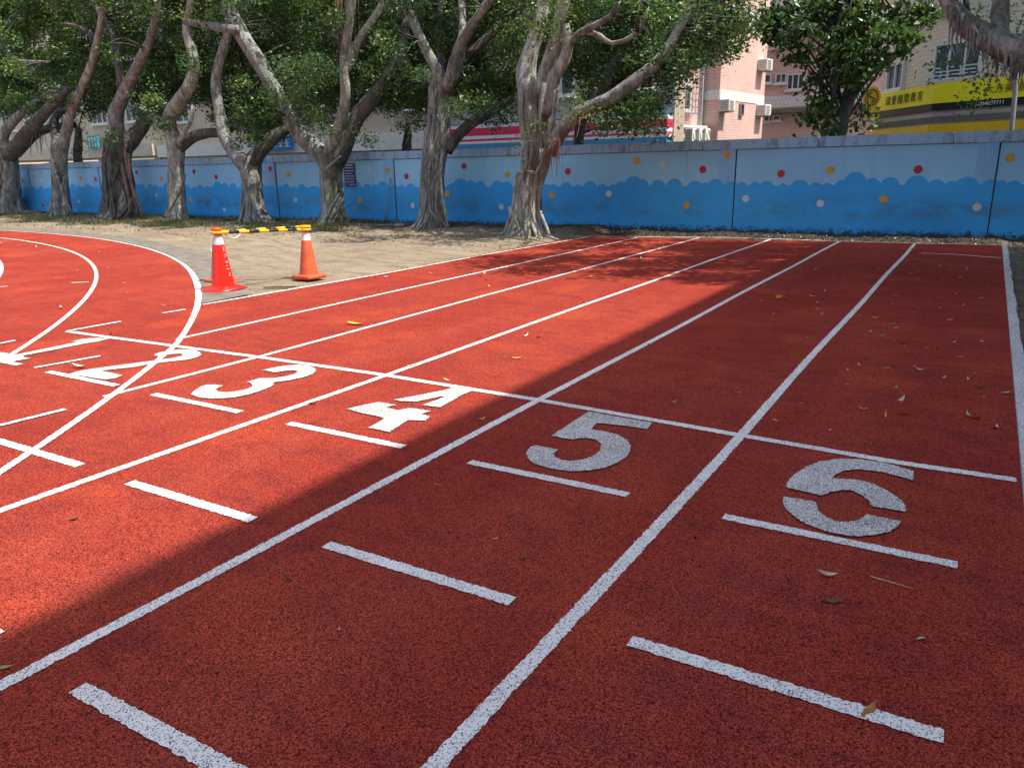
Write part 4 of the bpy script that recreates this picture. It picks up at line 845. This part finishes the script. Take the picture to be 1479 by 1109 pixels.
def text(body, F_, u, z, h, mat, parent, name='lettering', spread=1.0):
    cu = bpy.data.curves.new('t', 'FONT'); cu.body = body; cu.size = h; cu.space_character = spread; cu.extrude = .004; cu.align_x = 'LEFT'
    ob = bpy.data.objects.new('t', cu); COL.objects.link(ob); bpy.context.view_layer.update()
    me = bpy.data.meshes.new_from_object(ob.evaluated_get(bpy.context.evaluated_depsgraph_get())); bpy.data.objects.remove(ob)
    co = np.zeros(len(me.vertices)*3, np.float32); me.vertices.foreach_get('co', co); co = co.reshape(-1, 3)
    w = np.array([np.array(F_.at(u+c[0], z+c[1], .012+c[2])) for c in co])-np.array(parent_origin(parent))
    me.vertices.foreach_set('co', w.astype(np.float32).ravel()); me.materials.clear(); me.materials.append(mat); me.update()
    o = bpy.data.objects.new(name, me); o['kind'] = 'stuff'; return link(o, parent)
u0, za = fl.px(1279, 152); u1 = fl.px(1345, 140)[0]; hh = (zt-zm)
text('環愛國際教育', fl, u0, zm+hh*.30, hh*.56, M['signtxt'], sg, spread=max(.9, (u1-u0)/(6*hh*.56)))
ur = fr.px(1421, 140)[0]; text('大方美語教室', fr, ur, zm+hh*.33, hh*.46, M['signtxt'], sg, spread=1.05)
up = fr.px(1408, 152)[0]; text('(03)4607711', fr, up, zb+(zm-zb)*.22, (zm-zb)*.78, M['swhite'], sg)
# lower wall, cornice and amber shopfront strips under the sign
for F_, L in ((fl, LL), (fr, 7.5)):
    F_.slab(-.0, L, zb-.30, zb-.16, -.2, .16, M['concrete'], 'cornice')
    facade('lower_wall', np.array(F_.at(0, 0, -.09))[:2], np.array(F_.at(L, 0, -.09))[:2], 0, zb-.005, M['gtile'], cb, .08)
za0 = fr.px(1350, 186)[1]; za1 = fr.px(1350, 181.5)[1]
fl.slab(0, LL, za0-.5, za1+.02, -.08, .1, M['amber'], 'amber_strip'); fr.slab(.01, 2.6, za0-.5, za1+.02, -.08, .1, M['amber'], 'amber_strip')
fr.slab(2.62, 7, za0-.5, za1+.06, -.08, .14, M['amber'], 'amber_strip'); fr.slab(2.6, 7, za1+.07, za1+.15, -.08, .35, M['black'], 'awning_edge'); fr.slab(2.6, 7, za1+.155, za1+.26, -.08, .45, M['dframe'], 'awning')
fw = Face(Lb, Cb, cb); u, z1 = fw.px(1286, 95); u2, z0 = fw.px(1305, 128); fw.window(u, u2, z0, z1, 1)
fw2 = Face(Cb, Rb, cb); a, z1 = fw2.px(1353, 65); b, z0 = fw2.px(1415, 112); fw2.window(a, b, z0, z1, 2); fw2.window(a, b, z0+2.9, z1+2.9, 2); fw2.window(a+3.4, b+3.4, z0, z1, 2)
gb = MB(); ax = (fw2.D[0], fw2.D[1], 0)
for i in range(4): gb.box(fw2.at((a+b)/2, z0+.02+i*.09, .30), (b-a+.3, .025, .03), ax)
for i in range(4): gb.box(fw2.at(a-.15+(b-a+.3)*i/3, z0+.12, .30), (.03, .026, .34), ax)
for i in (0, 3): gb.box(fw2.at(a-.15+(b-a+.3)*i/3, z0+.12, .15), (.03, .3, .03), ax)
gb.build('railing', M['frame'], cb)
fw.slab(.1, 3.4, z1+.7, z1+1.0, .01, .12, M['beige'], 'cornice')
# round logo sign at its left end
lg = empty('round_logo_sign', tuple(at(1259, 142, 25.6)), 'round yellow logo sign with a dark swirl at the left end of the sign band', 'sign')
c = at(1259, 141, 25.6); nrm = (CAM-c)*np.array([1, 1, 0]); nrm /= np.linalg.norm(nrm); sd = np.array([-nrm[1], nrm[0], 0]); upv = np.array([0, 0, 1.0]); rr = 13*pscale(c)
ang = np.linspace(0, 2*math.pi, 37)[:-1]; V = [c+nrm*.06+(sd*math.cos(t)*rr*.9+upv*math.sin(t)*rr*1.15) for t in ang]+[c-nrm*.06+(sd*math.cos(t)*rr*.9+upv*math.sin(t)*rr*1.15) for t in ang]
mk('disc', V, [tuple(range(36)), tuple(range(71, 35, -1))]+[(i, 36+i, 36+(i+1) % 36, (i+1) % 36) for i in range(36)], M['amber'], lg)
P = np.array([c+nrm*.07+(sd*math.cos(t)*rr*.62+upv*math.sin(t)*rr*.8) for t in np.linspace(0, 6.2832, 30)]); v, f = tube_data(P, np.full(30, .02), 5); mk('emblem', v, f, M['signtxt'], lg)
P = np.array([c+nrm*.07+(-sd*.32*rr*math.sin(t)*(1 if t < math.pi else 1)+upv*rr*.5*(1-t/math.pi)) for t in np.linspace(0, 6.2832, 24)]); v, f = tube_data(P, np.full(24, .022), 5); mk('emblem', v, f, M['signtxt'], lg)
tb = MB()
for row in range(2):
    for i in range(4): tb.box(at(1250+i*6, 160+row*8, 25.58), (4.2*pscale(c), .02, 5*pscale(c)), (-sd[0], -sd[1], 0))
tb.build('small_plates', M['amber'], lg)
pole = empty('street_pole', (at(1464, 180, 17.4)[0], 17.4, 0), 'thin grey pole rising behind the wall below the root-draped limb', 'pole')
P, R = catmull([np.array([at(1461, 185, 17.4)[0], 17.4, -.05]), at(1461, 187, 17.4), at(1468, 105, 17.4), at(1473, 60, 17.4)], [.045, .043, .04, .036], .4)
v, f = tube_data(P, R, 12); mk('shaft', v, f, M['dframe'], pole, True)
mk('base_plate', *(lambda mb: (mb.v, mb.f))(MB().box((P[0][0], 17.4, 0), (.3, .3, .03))), M['dframe'], pole)

# shop row across the street, left to right
def shop(label, x0, x1, Y, H, wallm, bands, wins, name='shophouse', zfloor=2.2, depth=8):
    e = empty(name, (x0, Y, 0), label, 'building'); F_ = Face((x0, Y), (x1, Y), e)
    facade('wall', (x0, Y), (x1, Y), zfloor, H, wallm, e, .35); L = x1-x0
    facade('side_wall', (x0, Y+depth), (x0+.001, Y+.36), 0, H, wallm, e); facade('side_wall', (x1, Y+.36), (x1+.001, Y+depth), 0, H, wallm, e)
    F_.slab(0, L, H, H+.4, -.5, .65, M['concrete'], 'parapet')
    F_.slab(.05, L-.05, 0, zfloor, -2.6, .2, M['dark'], 'arcade_back')  # near-black slab paints the shade deep in the arcade recess
    n = max(2, int(L/4)+1)
    for i in range(n): F_.slab(.02+(L-.5)*i/(n-1), .46+(L-.5)*i/(n-1), 0, zfloor-.003, -.36, .34, wallm if wallm.name.find('tile') < 0 else M['cream'], 'arcade_pillar')
    for (za, zb_, o, mat, nm) in bands: F_.slab(.03, L-.03, za, zb_, .002, o, mat, nm)
    k = max(1, int(L/3.0))
    for i in range(k):
        uc = (i+.5)*L/k
        for z in wins: F_.window(uc-.75, uc+.75, z, z+1.3, 2, M['frame'])
    return F_
XA = at(973, 200, 26)[0]
f4 = shop('shophouse with a white, crimson and blue striped fascia behind the pale trunk', -18.3, XA, 26, 9.5, M['beige'], [], (3.9, 6.9), 'striped_shop', 2.1, 1.0)
zs = [f4.px(800, y)[1] for y in (178, 184, 193, 196, 199, 201, 207)]
zs = [3.02, 2.90, 2.62, 2.50, 2.42, 2.33, 2.12]
for i, mat in enumerate((M['fblue'], M['fwhite'], M['fred'], M['fwhite'], M['fred'], M['fwhite'], M['fblue'])):
    top = zs[0]+.05 if i == 0 else zs[i-1]
    f4.slab(.05, XA+18.3-.05, zs[i]+.0015, top-.0015, .01, .55, mat, 'fascia_stripe')
f3 = shop('beige tiled shophouse with a white arcade beam behind the mossy trunk', -26.6, -18.32, 26.4, 10, M['beige'], [(2.25, 2.95, .35, M['white'], 'arcade_beam'), (2.1, 2.22, .5, M['concrete'], 'beam_lip')], (3.8, 6.9), zfloor=2.1)
f2 = shop('cream rendered shophouse with a blue signboard behind the forked trunk', -38.0, -26.62, 26.8, 11, M['cream'], [(2.3, 2.9, .35, M['white'], 'arcade_beam')], (4.0, 7.1), zfloor=2.2)
f1 = shop('cream rendered shophouse with a teal sign at the far left', -54, -38.02, 26.6, 11.5, M['cream'], [(2.4, 3.0, .35, M['cream'], 'arcade_beam')], (4.2, 7.3), zfloor=2.3)
f0 = shop('plain cream building at the far left end of the street', -75, -54.02, 27, 12, M['cream'], [], (4.2, 7.3), zfloor=.5)
a, b = f2.px(371, 200), f2.px(425, 218)
sb = empty('shop_signboard', f2.at(a[0], b[1], .4), 'blue signboard with white lettering seen between the forked and mossy trunks', 'sign')
u0, u1 = min(a[0], b[0]), max(a[0], b[0])
sbp = at(371, 199, 26.2), at(424, 217, 26.2)
MB().box(((sbp[0][0]+sbp[1][0])/2, 26.2, (sbp[0][2]+sbp[1][2])/2), (sbp[1][0]-sbp[0][0], .12, sbp[0][2]-sbp[1][2])).build('board', M['sblue'], sb)
tb = MB(); w = sbp[1][0]-sbp[0][0]; h = sbp[0][2]-sbp[1][2]
for i in range(5):
    cx = sbp[0][0]+w*(.14+i*.18); cz = sbp[1][2]+h*.5
    for k in range(3): tb.box((cx, 26.135, cz-h*.2+k*h*.2), (w*.12, .01, h*.06))
    tb.box((cx, 26.136, cz), (w*.025, .012, h*.55))
tb.build('lettering', M['swhite'], sb); MB().box(((sbp[0][0]+sbp[1][0])/2, 26.33, (sbp[0][2]+sbp[1][2])/2), (w*.5, .15, .1)).build('bracket', M['dframe'], sb)
tq = at(126, 197, 26.1), at(143, 214, 26.1)
ts = empty('teal_sign', tuple(tq[1]), 'teal two-row sign with white characters seen between the left trunks', 'sign'); w = tq[1][0]-tq[0][0]; h = tq[0][2]-tq[1][2]
MB().box(((tq[0][0]+tq[1][0])/2, 26.1, (tq[0][2]+tq[1][2])/2), (w, .1, h)).build('board', M['teal'], ts)
tb = MB()
for row in range(2):
    for i in range(3):
        cx = tq[0][0]+w*(.2+i*.3); cz = tq[0][2]-h*(.28+row*.45)
        for k in range(3): tb.box((cx, 26.045, cz-h*.1+k*h*.1), (w*.2, .01, h*.035))
        tb.box((cx, 26.044, cz), (w*.04, .012, h*.3))
tb.build('lettering', M['swhite'], ts); MB().box((tq[0][0]+w/2, 26.2, tq[0][2]-h/2), (w*.4, .5, .08)).build('bracket', M['dframe'], ts)

# school building beside the track, out of the picture, whose shade lies over lanes five and six
sc = empty('school_building', (5, 0, 0), 'school building beside lane six that shades the two nearest lanes', 'building')
run = (4.2+2.42)/SH[0]; HB = run*math.tan(SUN_EL)
fs = Face((4.2, -45), (4.2, 15.6), sc); fs.N = np.array([-1.0, 0.0])
MB().box((9.2, -14.7, HB/2), (10, 60.6, HB)).build('wall', M['roofc'], sc)
for fl_ in range(3):
    z = .9+fl_*HB/3
    for i in range(14):
        w_ = MB().box((4.17, -43+i*4.1+1.5, z+.9), (.06, 2.6, 1.7)).build('window', M['frame'], sc)
        MB().box((4.13, -43+i*4.1+1.5, z+.9), (.03, 2.4, 1.5)).build('pane', M['glass'], w_)

# ------------------------------------------------------------------ cones and bars
def cone(label, base, H, mat, seed, tilt=(0, 0), flange='round', text_=False, group='barrier cones'):
    base = np.array(base, float); e = empty('traffic_cone', tuple(base), label, 'traffic cone', group)
    r = np.random.default_rng(seed)
    def ringp(z, rad, sq=0.0, n=40, wob=0):
        out = []
        for a in np.linspace(0, 2*math.pi, n+1)[:-1]:
            k = 1.0
            if sq: k = 1+sq*(min(1/max(abs(math.cos(a)), 1e-3), 1/max(abs(math.sin(a)), 1e-3))-1)
            out.append(base+np.array([rad*k*math.cos(a)+tilt[0]*z, rad*k*math.sin(a)+tilt[1]*z, z+wob*math.sin(2*a+1)]))
        return out
    def loft(name, rings, mat_, cap0=True, cap1=True):
        n = len(rings[0]); V = [q for R_ in rings for q in R_]
        F = [(i*n+j, i*n+(j+1) % n, (i+1)*n+(j+1) % n, (i+1)*n+j) for i in range(len(rings)-1) for j in range(n)]
        if cap0: F.append(tuple(range(n-1, -1, -1)))
        if cap1: F.append(tuple(range((len(rings)-1)*n, len(rings)*n)))
        o = mk(name, V, F, mat_, e, True); return o
    rb = 0.135 if flange == 'round' else .125
    if flange == 'round': fr_ = [ringp(.012, .245, .25, wob=.010), ringp(.028, .245, .25, wob=.010), ringp(.045, .19, .1), ringp(.06, rb+.012)]
    else: fr_ = [ringp(.004, .165, .8), ringp(.04, .165, .8), ringp(.055, .155, .8), ringp(.06, rb+.012)]
    loft('base_flange', fr_, mat)
    zc = H-.20
    rad = lambda z: rb+(0.038-rb)*((z-.05)/(H-.05-.05))
    loft('body', [ringp(z, rad(z)) for z in (.05, .09, .2, .35, zc*.8, zc)], mat, False, False)
    loft('collar', [ringp(z, rad(z)+.002) for z in (zc, zc+.05, zc+.105)], M['collar'], False, False)
    loft('cap', [ringp(zc+.105, rad(zc+.105)+.004), ringp(zc+.16, .045), ringp(zc+.165, .055), ringp(zc+.19, .055), ringp(zc+.2, .03)], M['cap_o'], False, True)
    if text_:
        mb = MB()
        for i in range(5):
            z = zc-.03-i*.072
            for q in range(4):
                a = 0.06+r.uniform(-.16, .16); zz = z-r.uniform(0, .045); rr_ = rad(zz)+.002; cc = base+np.array([rr_*math.cos(a), rr_*math.sin(a), zz])
                mb.box(cc, (.004, r.uniform(.008, .022), r.uniform(.004, .009)), (math.cos(a), math.sin(a), 0))
        mb.build('stencil_marks', M['collar'], e)
    top = base+np.array([tilt[0]*H, tilt[1]*H, zc+.14]); return e, top
b1 = gp(322, 420); b2 = gp(447, 402); b3 = gp(320.5, 408)
_, t1 = cone('glossy red traffic cone with white marks, in front beside the curved white line', (b1[0], b1[1]+.02, .004), .745, M['cone_r'], 1, (0.0, 0), 'round', True)
_, t2 = cone('faded orange traffic cone on the bare earth at the right end of the bars', (b2[0], b2[1], .0), .70, M['cone_o'], 2, (0, 0), 'square')
_, t3 = cone('orange traffic cone hidden behind the glossy red one', (b3[0], b3[1], .0), .70, M['cone_o'], 3, (0, 0), 'square')
def bar(label, A, B, z, seed, nseg=9):
    A = np.array(A); B = np.array(B); e = empty('barrier_bar', tuple((A+B)/2), label, 'barrier bar', 'striped bars between the cones'); D = B-A; L = np.linalg.norm(D); D /= L
    for i in range(nseg):
        p, q = A+D*(L*i/nseg), A+D*(L*(i+1)/nseg-.0015); rad = .021 if i < nseg*.55 else .0175
        P = np.array([p, p*.5+q*.5, q]); v, f = tube_data(P, np.full(3, rad), 14); mk('stripe', v, f, M['bar_y'] if i % 2 == 0 else M['bar_k'], e, True)
    for c in (A, B):
        P = np.array([c+np.array([.062*math.cos(t), .062*math.sin(t), 0]) for t in np.linspace(0, 6.2832, 24)]); v, f = tube_data(P, np.full(24, .016), 8); mk('end_ring', v, f, M['bar_y'], e, True)
    return e
bar('black and yellow striped bar from the glossy red cone to the right-hand cone', t1+np.array([0, 0, .0]), t2+np.array([0, 0, .0]), 0, 1)
bar('black and yellow striped bar from the hidden rear cone to the right-hand cone', t3+np.array([0, 0, .0]), t2+np.array([0, 0, .036]), 0, 2)
rp = empty('rope_loop', tuple(t1+(t2-t1)*.22), 'white rope looped over the striped bar near the glossy red cone', 'rope')
q0 = t1+(t2-t1)*.12; q1 = t1+(t2-t1)*.27
P, R = catmull([q0+np.array([0, 0, .02]), q0+np.array([0, -.03, -.02]), (q0+q1)/2+np.array([0, -.035, -.075]), q1+np.array([0, -.03, -.02]), q1+np.array([0, 0, .026]), q1+np.array([.0, .026, 0])], [.008]*6, .02)
v, f = tube_data(P, R, 6); mk('rope', v, f, M['rope'], rp, True)
P, R = catmull([t3+np.array([.03, -.05, .0]), t3+np.array([.0, -.08, -.08]), t3+np.array([-.03, -.085, -.2]), t3+np.array([-.015, -.09, -.24])], [.008]*4, .03); v, f = tube_data(P, R, 6)
rp2 = empty('rope_tail', tuple(t3), 'short white rope hanging beside the hidden rear cone', 'rope'); mk('rope', v, f, M['rope'], rp2, True)
# broken concrete slabs lying by the front cone
for (x, y, l, w, h, a, lab) in ((-7.32, 6.55, .42, .06, .035, .55, 'tan slab lying on the earth right behind the glossy red cone'), (-8.02, 6.22, .28, .1, .03, .62, 'grey slab on the earth left of the glossy red cone')):
    o = MB().box((x, y, h/2-.012), (l, w, h), (math.cos(a), math.sin(a), 0)).build('broken_slab', M['slab']); bevel(o, .015); tag(o, lab, 'slab')

# ------------------------------------------------------------------ grass, litter, fallen leaves
r = np.random.default_rng(21)
def blades(n, fx, name, label):
    V = []; F = []
    for i in range(n):
        x, y = fx(); 
        z = hump(x, y)-.01; h = r.uniform(.04, .13); a = r.uniform(0, 6.28); w = .006+.006*r.random(); l = r.uniform(0, .06); b = r.uniform(0, 6.28)
        k = len(V); V += [(x-w*math.cos(a), y-w*math.sin(a), z), (x+w*math.cos(a), y+w*math.sin(a), z), (x+l*math.cos(b), y+l*math.sin(b), z+h)]; F.append((k, k+1, k+2))
    return tag(mk(name, V, F, M['grass']), label, 'grass', kind='stuff')
cl = [(r.uniform(-42, -13.5), r.uniform(13.2, 15.9)) for _ in range(260)]
def fg():
    c = cl[r.integers(len(cl))]; return c[0]+r.normal(0, .35), min(16.1, c[1]+r.normal(0, .16))
blades(26000, fg, 'grass', 'patchy dry grass at the foot of the banyan row')
N = 7000; xs = np.r_[r.uniform(-26, -7.3, 1800), r.uniform(-42, -7, 1800), r.uniform(-7, 2.5, 2200), r.uniform(.5, 2.2, 1200)]; ys = np.r_[10.9+r.random(1800)**.6*4, r.uniform(14.3, 16.1, 1800), r.uniform(15.3, 16.12, 2200), r.uniform(6, 16, 1200)]
C = np.array([(x, y, hump(x, y)+.015) for x, y in zip(xs, ys)])
o = leaf_cloud('leaf_litter', C, np.full(N, .055), M['litter'], None, up=2.5, seed=9); tag(o, 'dead leaf litter along the foot of the wall and the kerb', 'leaf litter', kind='stuff')

def leaf_mesh(name, curl, cup, mat, w=.42):
    V = []; F = []; n = 6
    for i in range(n+1):
        t = i/n; ww = w*.5*math.sin(math.pi*min(1, t*.92+.05))**.8*(1-.35*t); zc = curl*(t-.5)**2*2.0; x = t-.5
        V += [(x, -ww, zc+cup*ww*1.4), (x, 0, zc), (x, ww, zc+cup*ww*1.4)]
    for i in range(n):
        for j in range(2): F.append((i*3+j, i*3+3+j, i*3+4+j, i*3+1+j))
    V += [(-.5, -.012, curl*.5), (-.5, .012, curl*.5), (-.78, 0, curl*.5+.06)]; k = len(V)-3; F.append((k, k+1, k+2))
    zmin = min(v[2] for v in V); V = [(a, b, c-zmin) for a, b, c in V]
    me = bpy.data.meshes.new(name); me.from_pydata(V, [], F); me.materials.append(mat); return me
LM = {}
for key in ('lf_y', 'lf_t', 'lf_p', 'lf_b', 'lf_o', 'lf_g'):
    LM[key] = [leaf_mesh(key, c, u, M[key], w) for c, u, w in ((.25, .25, .42), (.55, .7, .34), (.12, .8, .30), (.35, -.3, .45))]
WORD = dict(lf_y='yellow', lf_t='tan', lf_p='pale', lf_b='brown', lf_o='amber', lf_g='greenish')
LANE = ['six', 'five', 'four', 'three', 'two', 'one']
def leaf_at(P, key, size, var, rz, label, group, tilt=(0, 0)):
    if group:
        k = int((0.29-P[0])/1.22) if P[0] < 0.29 else -1; far = 'far' if P[1] > 7 else 'middle' if P[1] > 3.8 else 'near'
        if k < 0: where = 'dark soil outside the kerb of lane six'
        elif k > 5: where = 'the bend' if math.hypot(P[0]-CC[0], P[1]-CC[1]) < CRAD else 'the bare earth near the cones'
        else: where = 'the %s stretch of lane %s' % (far, LANE[k])
        label = 'small %s fallen leaf on %s' % (WORD[key], where); group = 'fallen leaves on '+where
    o = bpy.data.objects.new('fallen_leaf', LM[key][var]); o.location = (P[0], P[1], P[2]+.004); o.scale = (size,)*3; o.rotation_euler = (tilt[0], tilt[1], rz); link(o); return tag(o, label, 'leaf', group)
leaf_at(gp(1255, 1028), 'lf_o', .062, 3, 1.1, 'translucent amber leaf lying on the lowest white bar of lane six', None, (.15, -.35))
leaf_at(gp(1194, 832), 'lf_p', .062, 1, .4, 'curled pale leaf below the white bar under number 6', None, (.3, .1))
leaf_at(gp(1202, 869), 'lf_b', .07, 3, .35, 'dark brown leaf lying furthest down lane six below a curled pale leaf', None)
leaf_at(gp(631, 701), 'lf_o', .035, 0, .3, 'small orange leaf in lane five left of the bar under number 5', None)
leaf_at(gp(514, 469), 'lf_y', .17, 0, .2, 'large yellow leaf in the sunlit second lane', None)
leaf_at(gp(1123, 430), 'lf_y', .15, 0, 1.4, 'yellow leaf standing on edge in lane five near its far end', None, (.9, 0))
leaf_at(gp(6, 966), 'lf_g', .05, 0, .8, 'greenish leaf at the bottom left corner of the lanes', None)
leaf_at(gp(108, 751), 'lf_b', .045, 1, .6, 'tiny dark leaf in sunlit lane four near the left edge', None)
leaf_at(gp(117, 532), 'lf_p', .12, 1, .5, 'pale curled leaf beside the number 2', None)
leaf_at(gp(978, 299), 'lf_b', .09, 1, .4, 'dark leaf on the white line between lanes three and four', None) if False else None
P, R = catmull([gp(1258, 832, .006), gp(1290, 841, .012), gp(1320, 850, .005)], [.0018, .0015, .001], .03); v, f = tube_data(P, R, 5)
tag(mk('fallen_twig', v, f, M['lf_p'], None, True), 'thin pale twig on lane six right of a curled leaf', 'twig')
# leaves picked off the photograph (far right lanes), then a light scatter elsewhere
ZL = [(220, 25), (235, 70), (190, 112), (130, 195), (110, 245), (68, 288), (285, 188), (312, 225), (430, 190), (340, 285), (415, 195), (560, 160), (255, 158), (930, 165), (1095, 177), (1240, 160), (1235, 200), (1135, 241), (1000, 256), (1235, 274), (905, 324), (640, 312), (740, 345), (760, 365), (675, 412), (795, 457), (925, 483), (995, 488), (1080, 450), (1240, 445), (585, 547), (548, 575), (485, 605), (705, 597), (895, 602), (1205, 628), (1165, 658), (480, 685), (760, 711), (335, 727), (955, 747), (788, 772), (220, 795), (570, 826), (695, 860), (80, 890), (375, 945), (1160, 862), (1205, 880), (800, 857), (1240, 706), (1370, 735), (1320, 930), (1255, 318), (1060, 322), (750, 188), (680, 235), (740, 234), (560, 298), (610, 395), (320, 510), (1120, 535), (1155, 38), (1190, 97), (1015, 90), (1000, 22), (900, 25), (740, 100), (830, 115), (370, 20), (460, 22), (60, 55), (30, 120)]
keys = ['lf_p', 'lf_t', 'lf_p', 'lf_y', 'lf_t', 'lf_b']; GL = 'small fallen banyan leaf lying on the shaded lanes'; GS = 'small fallen leaf lying on the sunlit track or earth'
for i, (x, y) in enumerate(ZL):
    leaf_at(gp(1100+x/3.902, 380+y/3.902), keys[r.integers(6)], r.uniform(.034, .062), int(r.integers(4)), r.uniform(0, 6.28), GL, 'fallen leaves on the shaded lanes', (r.normal(0, .2), r.normal(0, .2)))
for i in range(70):
    x, y = r.uniform(-2.3, .2), 1.0+13*r.random()**.8
    leaf_at((x, y, 0), keys[r.integers(6)], r.uniform(.015, .05), int(r.integers(4)), r.uniform(0, 6.28), GL, 'fallen leaves on the shaded lanes', (r.normal(0, .2), r.normal(0, .2)))
for i in range(95):
    t = r.random()
    if t < .45: x, y = r.uniform(-7, -2.6), r.uniform(3, 14)
    elif t < .85: d = r.uniform(18, 24.3); a = r.uniform(.75, 1.6); x, y = CC[0]+d*math.cos(a), CC[1]+d*math.sin(a)
    else: x, y = r.uniform(-14, -7.3), r.uniform(10.5, 13.5)
    z = 0 if t < .85 else hump(x, y)
    leaf_at((x, y, z), ['lf_p', 'lf_y', 'lf_p', 'lf_t'][r.integers(4)], r.uniform(.04, .09), int(r.integers(4)), r.uniform(0, 6.28), GS, 'fallen leaves in the sun', (r.normal(0, .2), r.normal(0, .2)))
for i in range(14):
    leaf_at((r.uniform(.45, .9), r.uniform(4, 15), -.01), ['lf_y', 'lf_t', 'lf_p'][r.integers(3)], r.uniform(.06, .1), int(r.integers(4)), r.uniform(0, 6.28), 'fallen leaf on the dark soil outside the kerb', 'fallen leaves beyond the kerb')
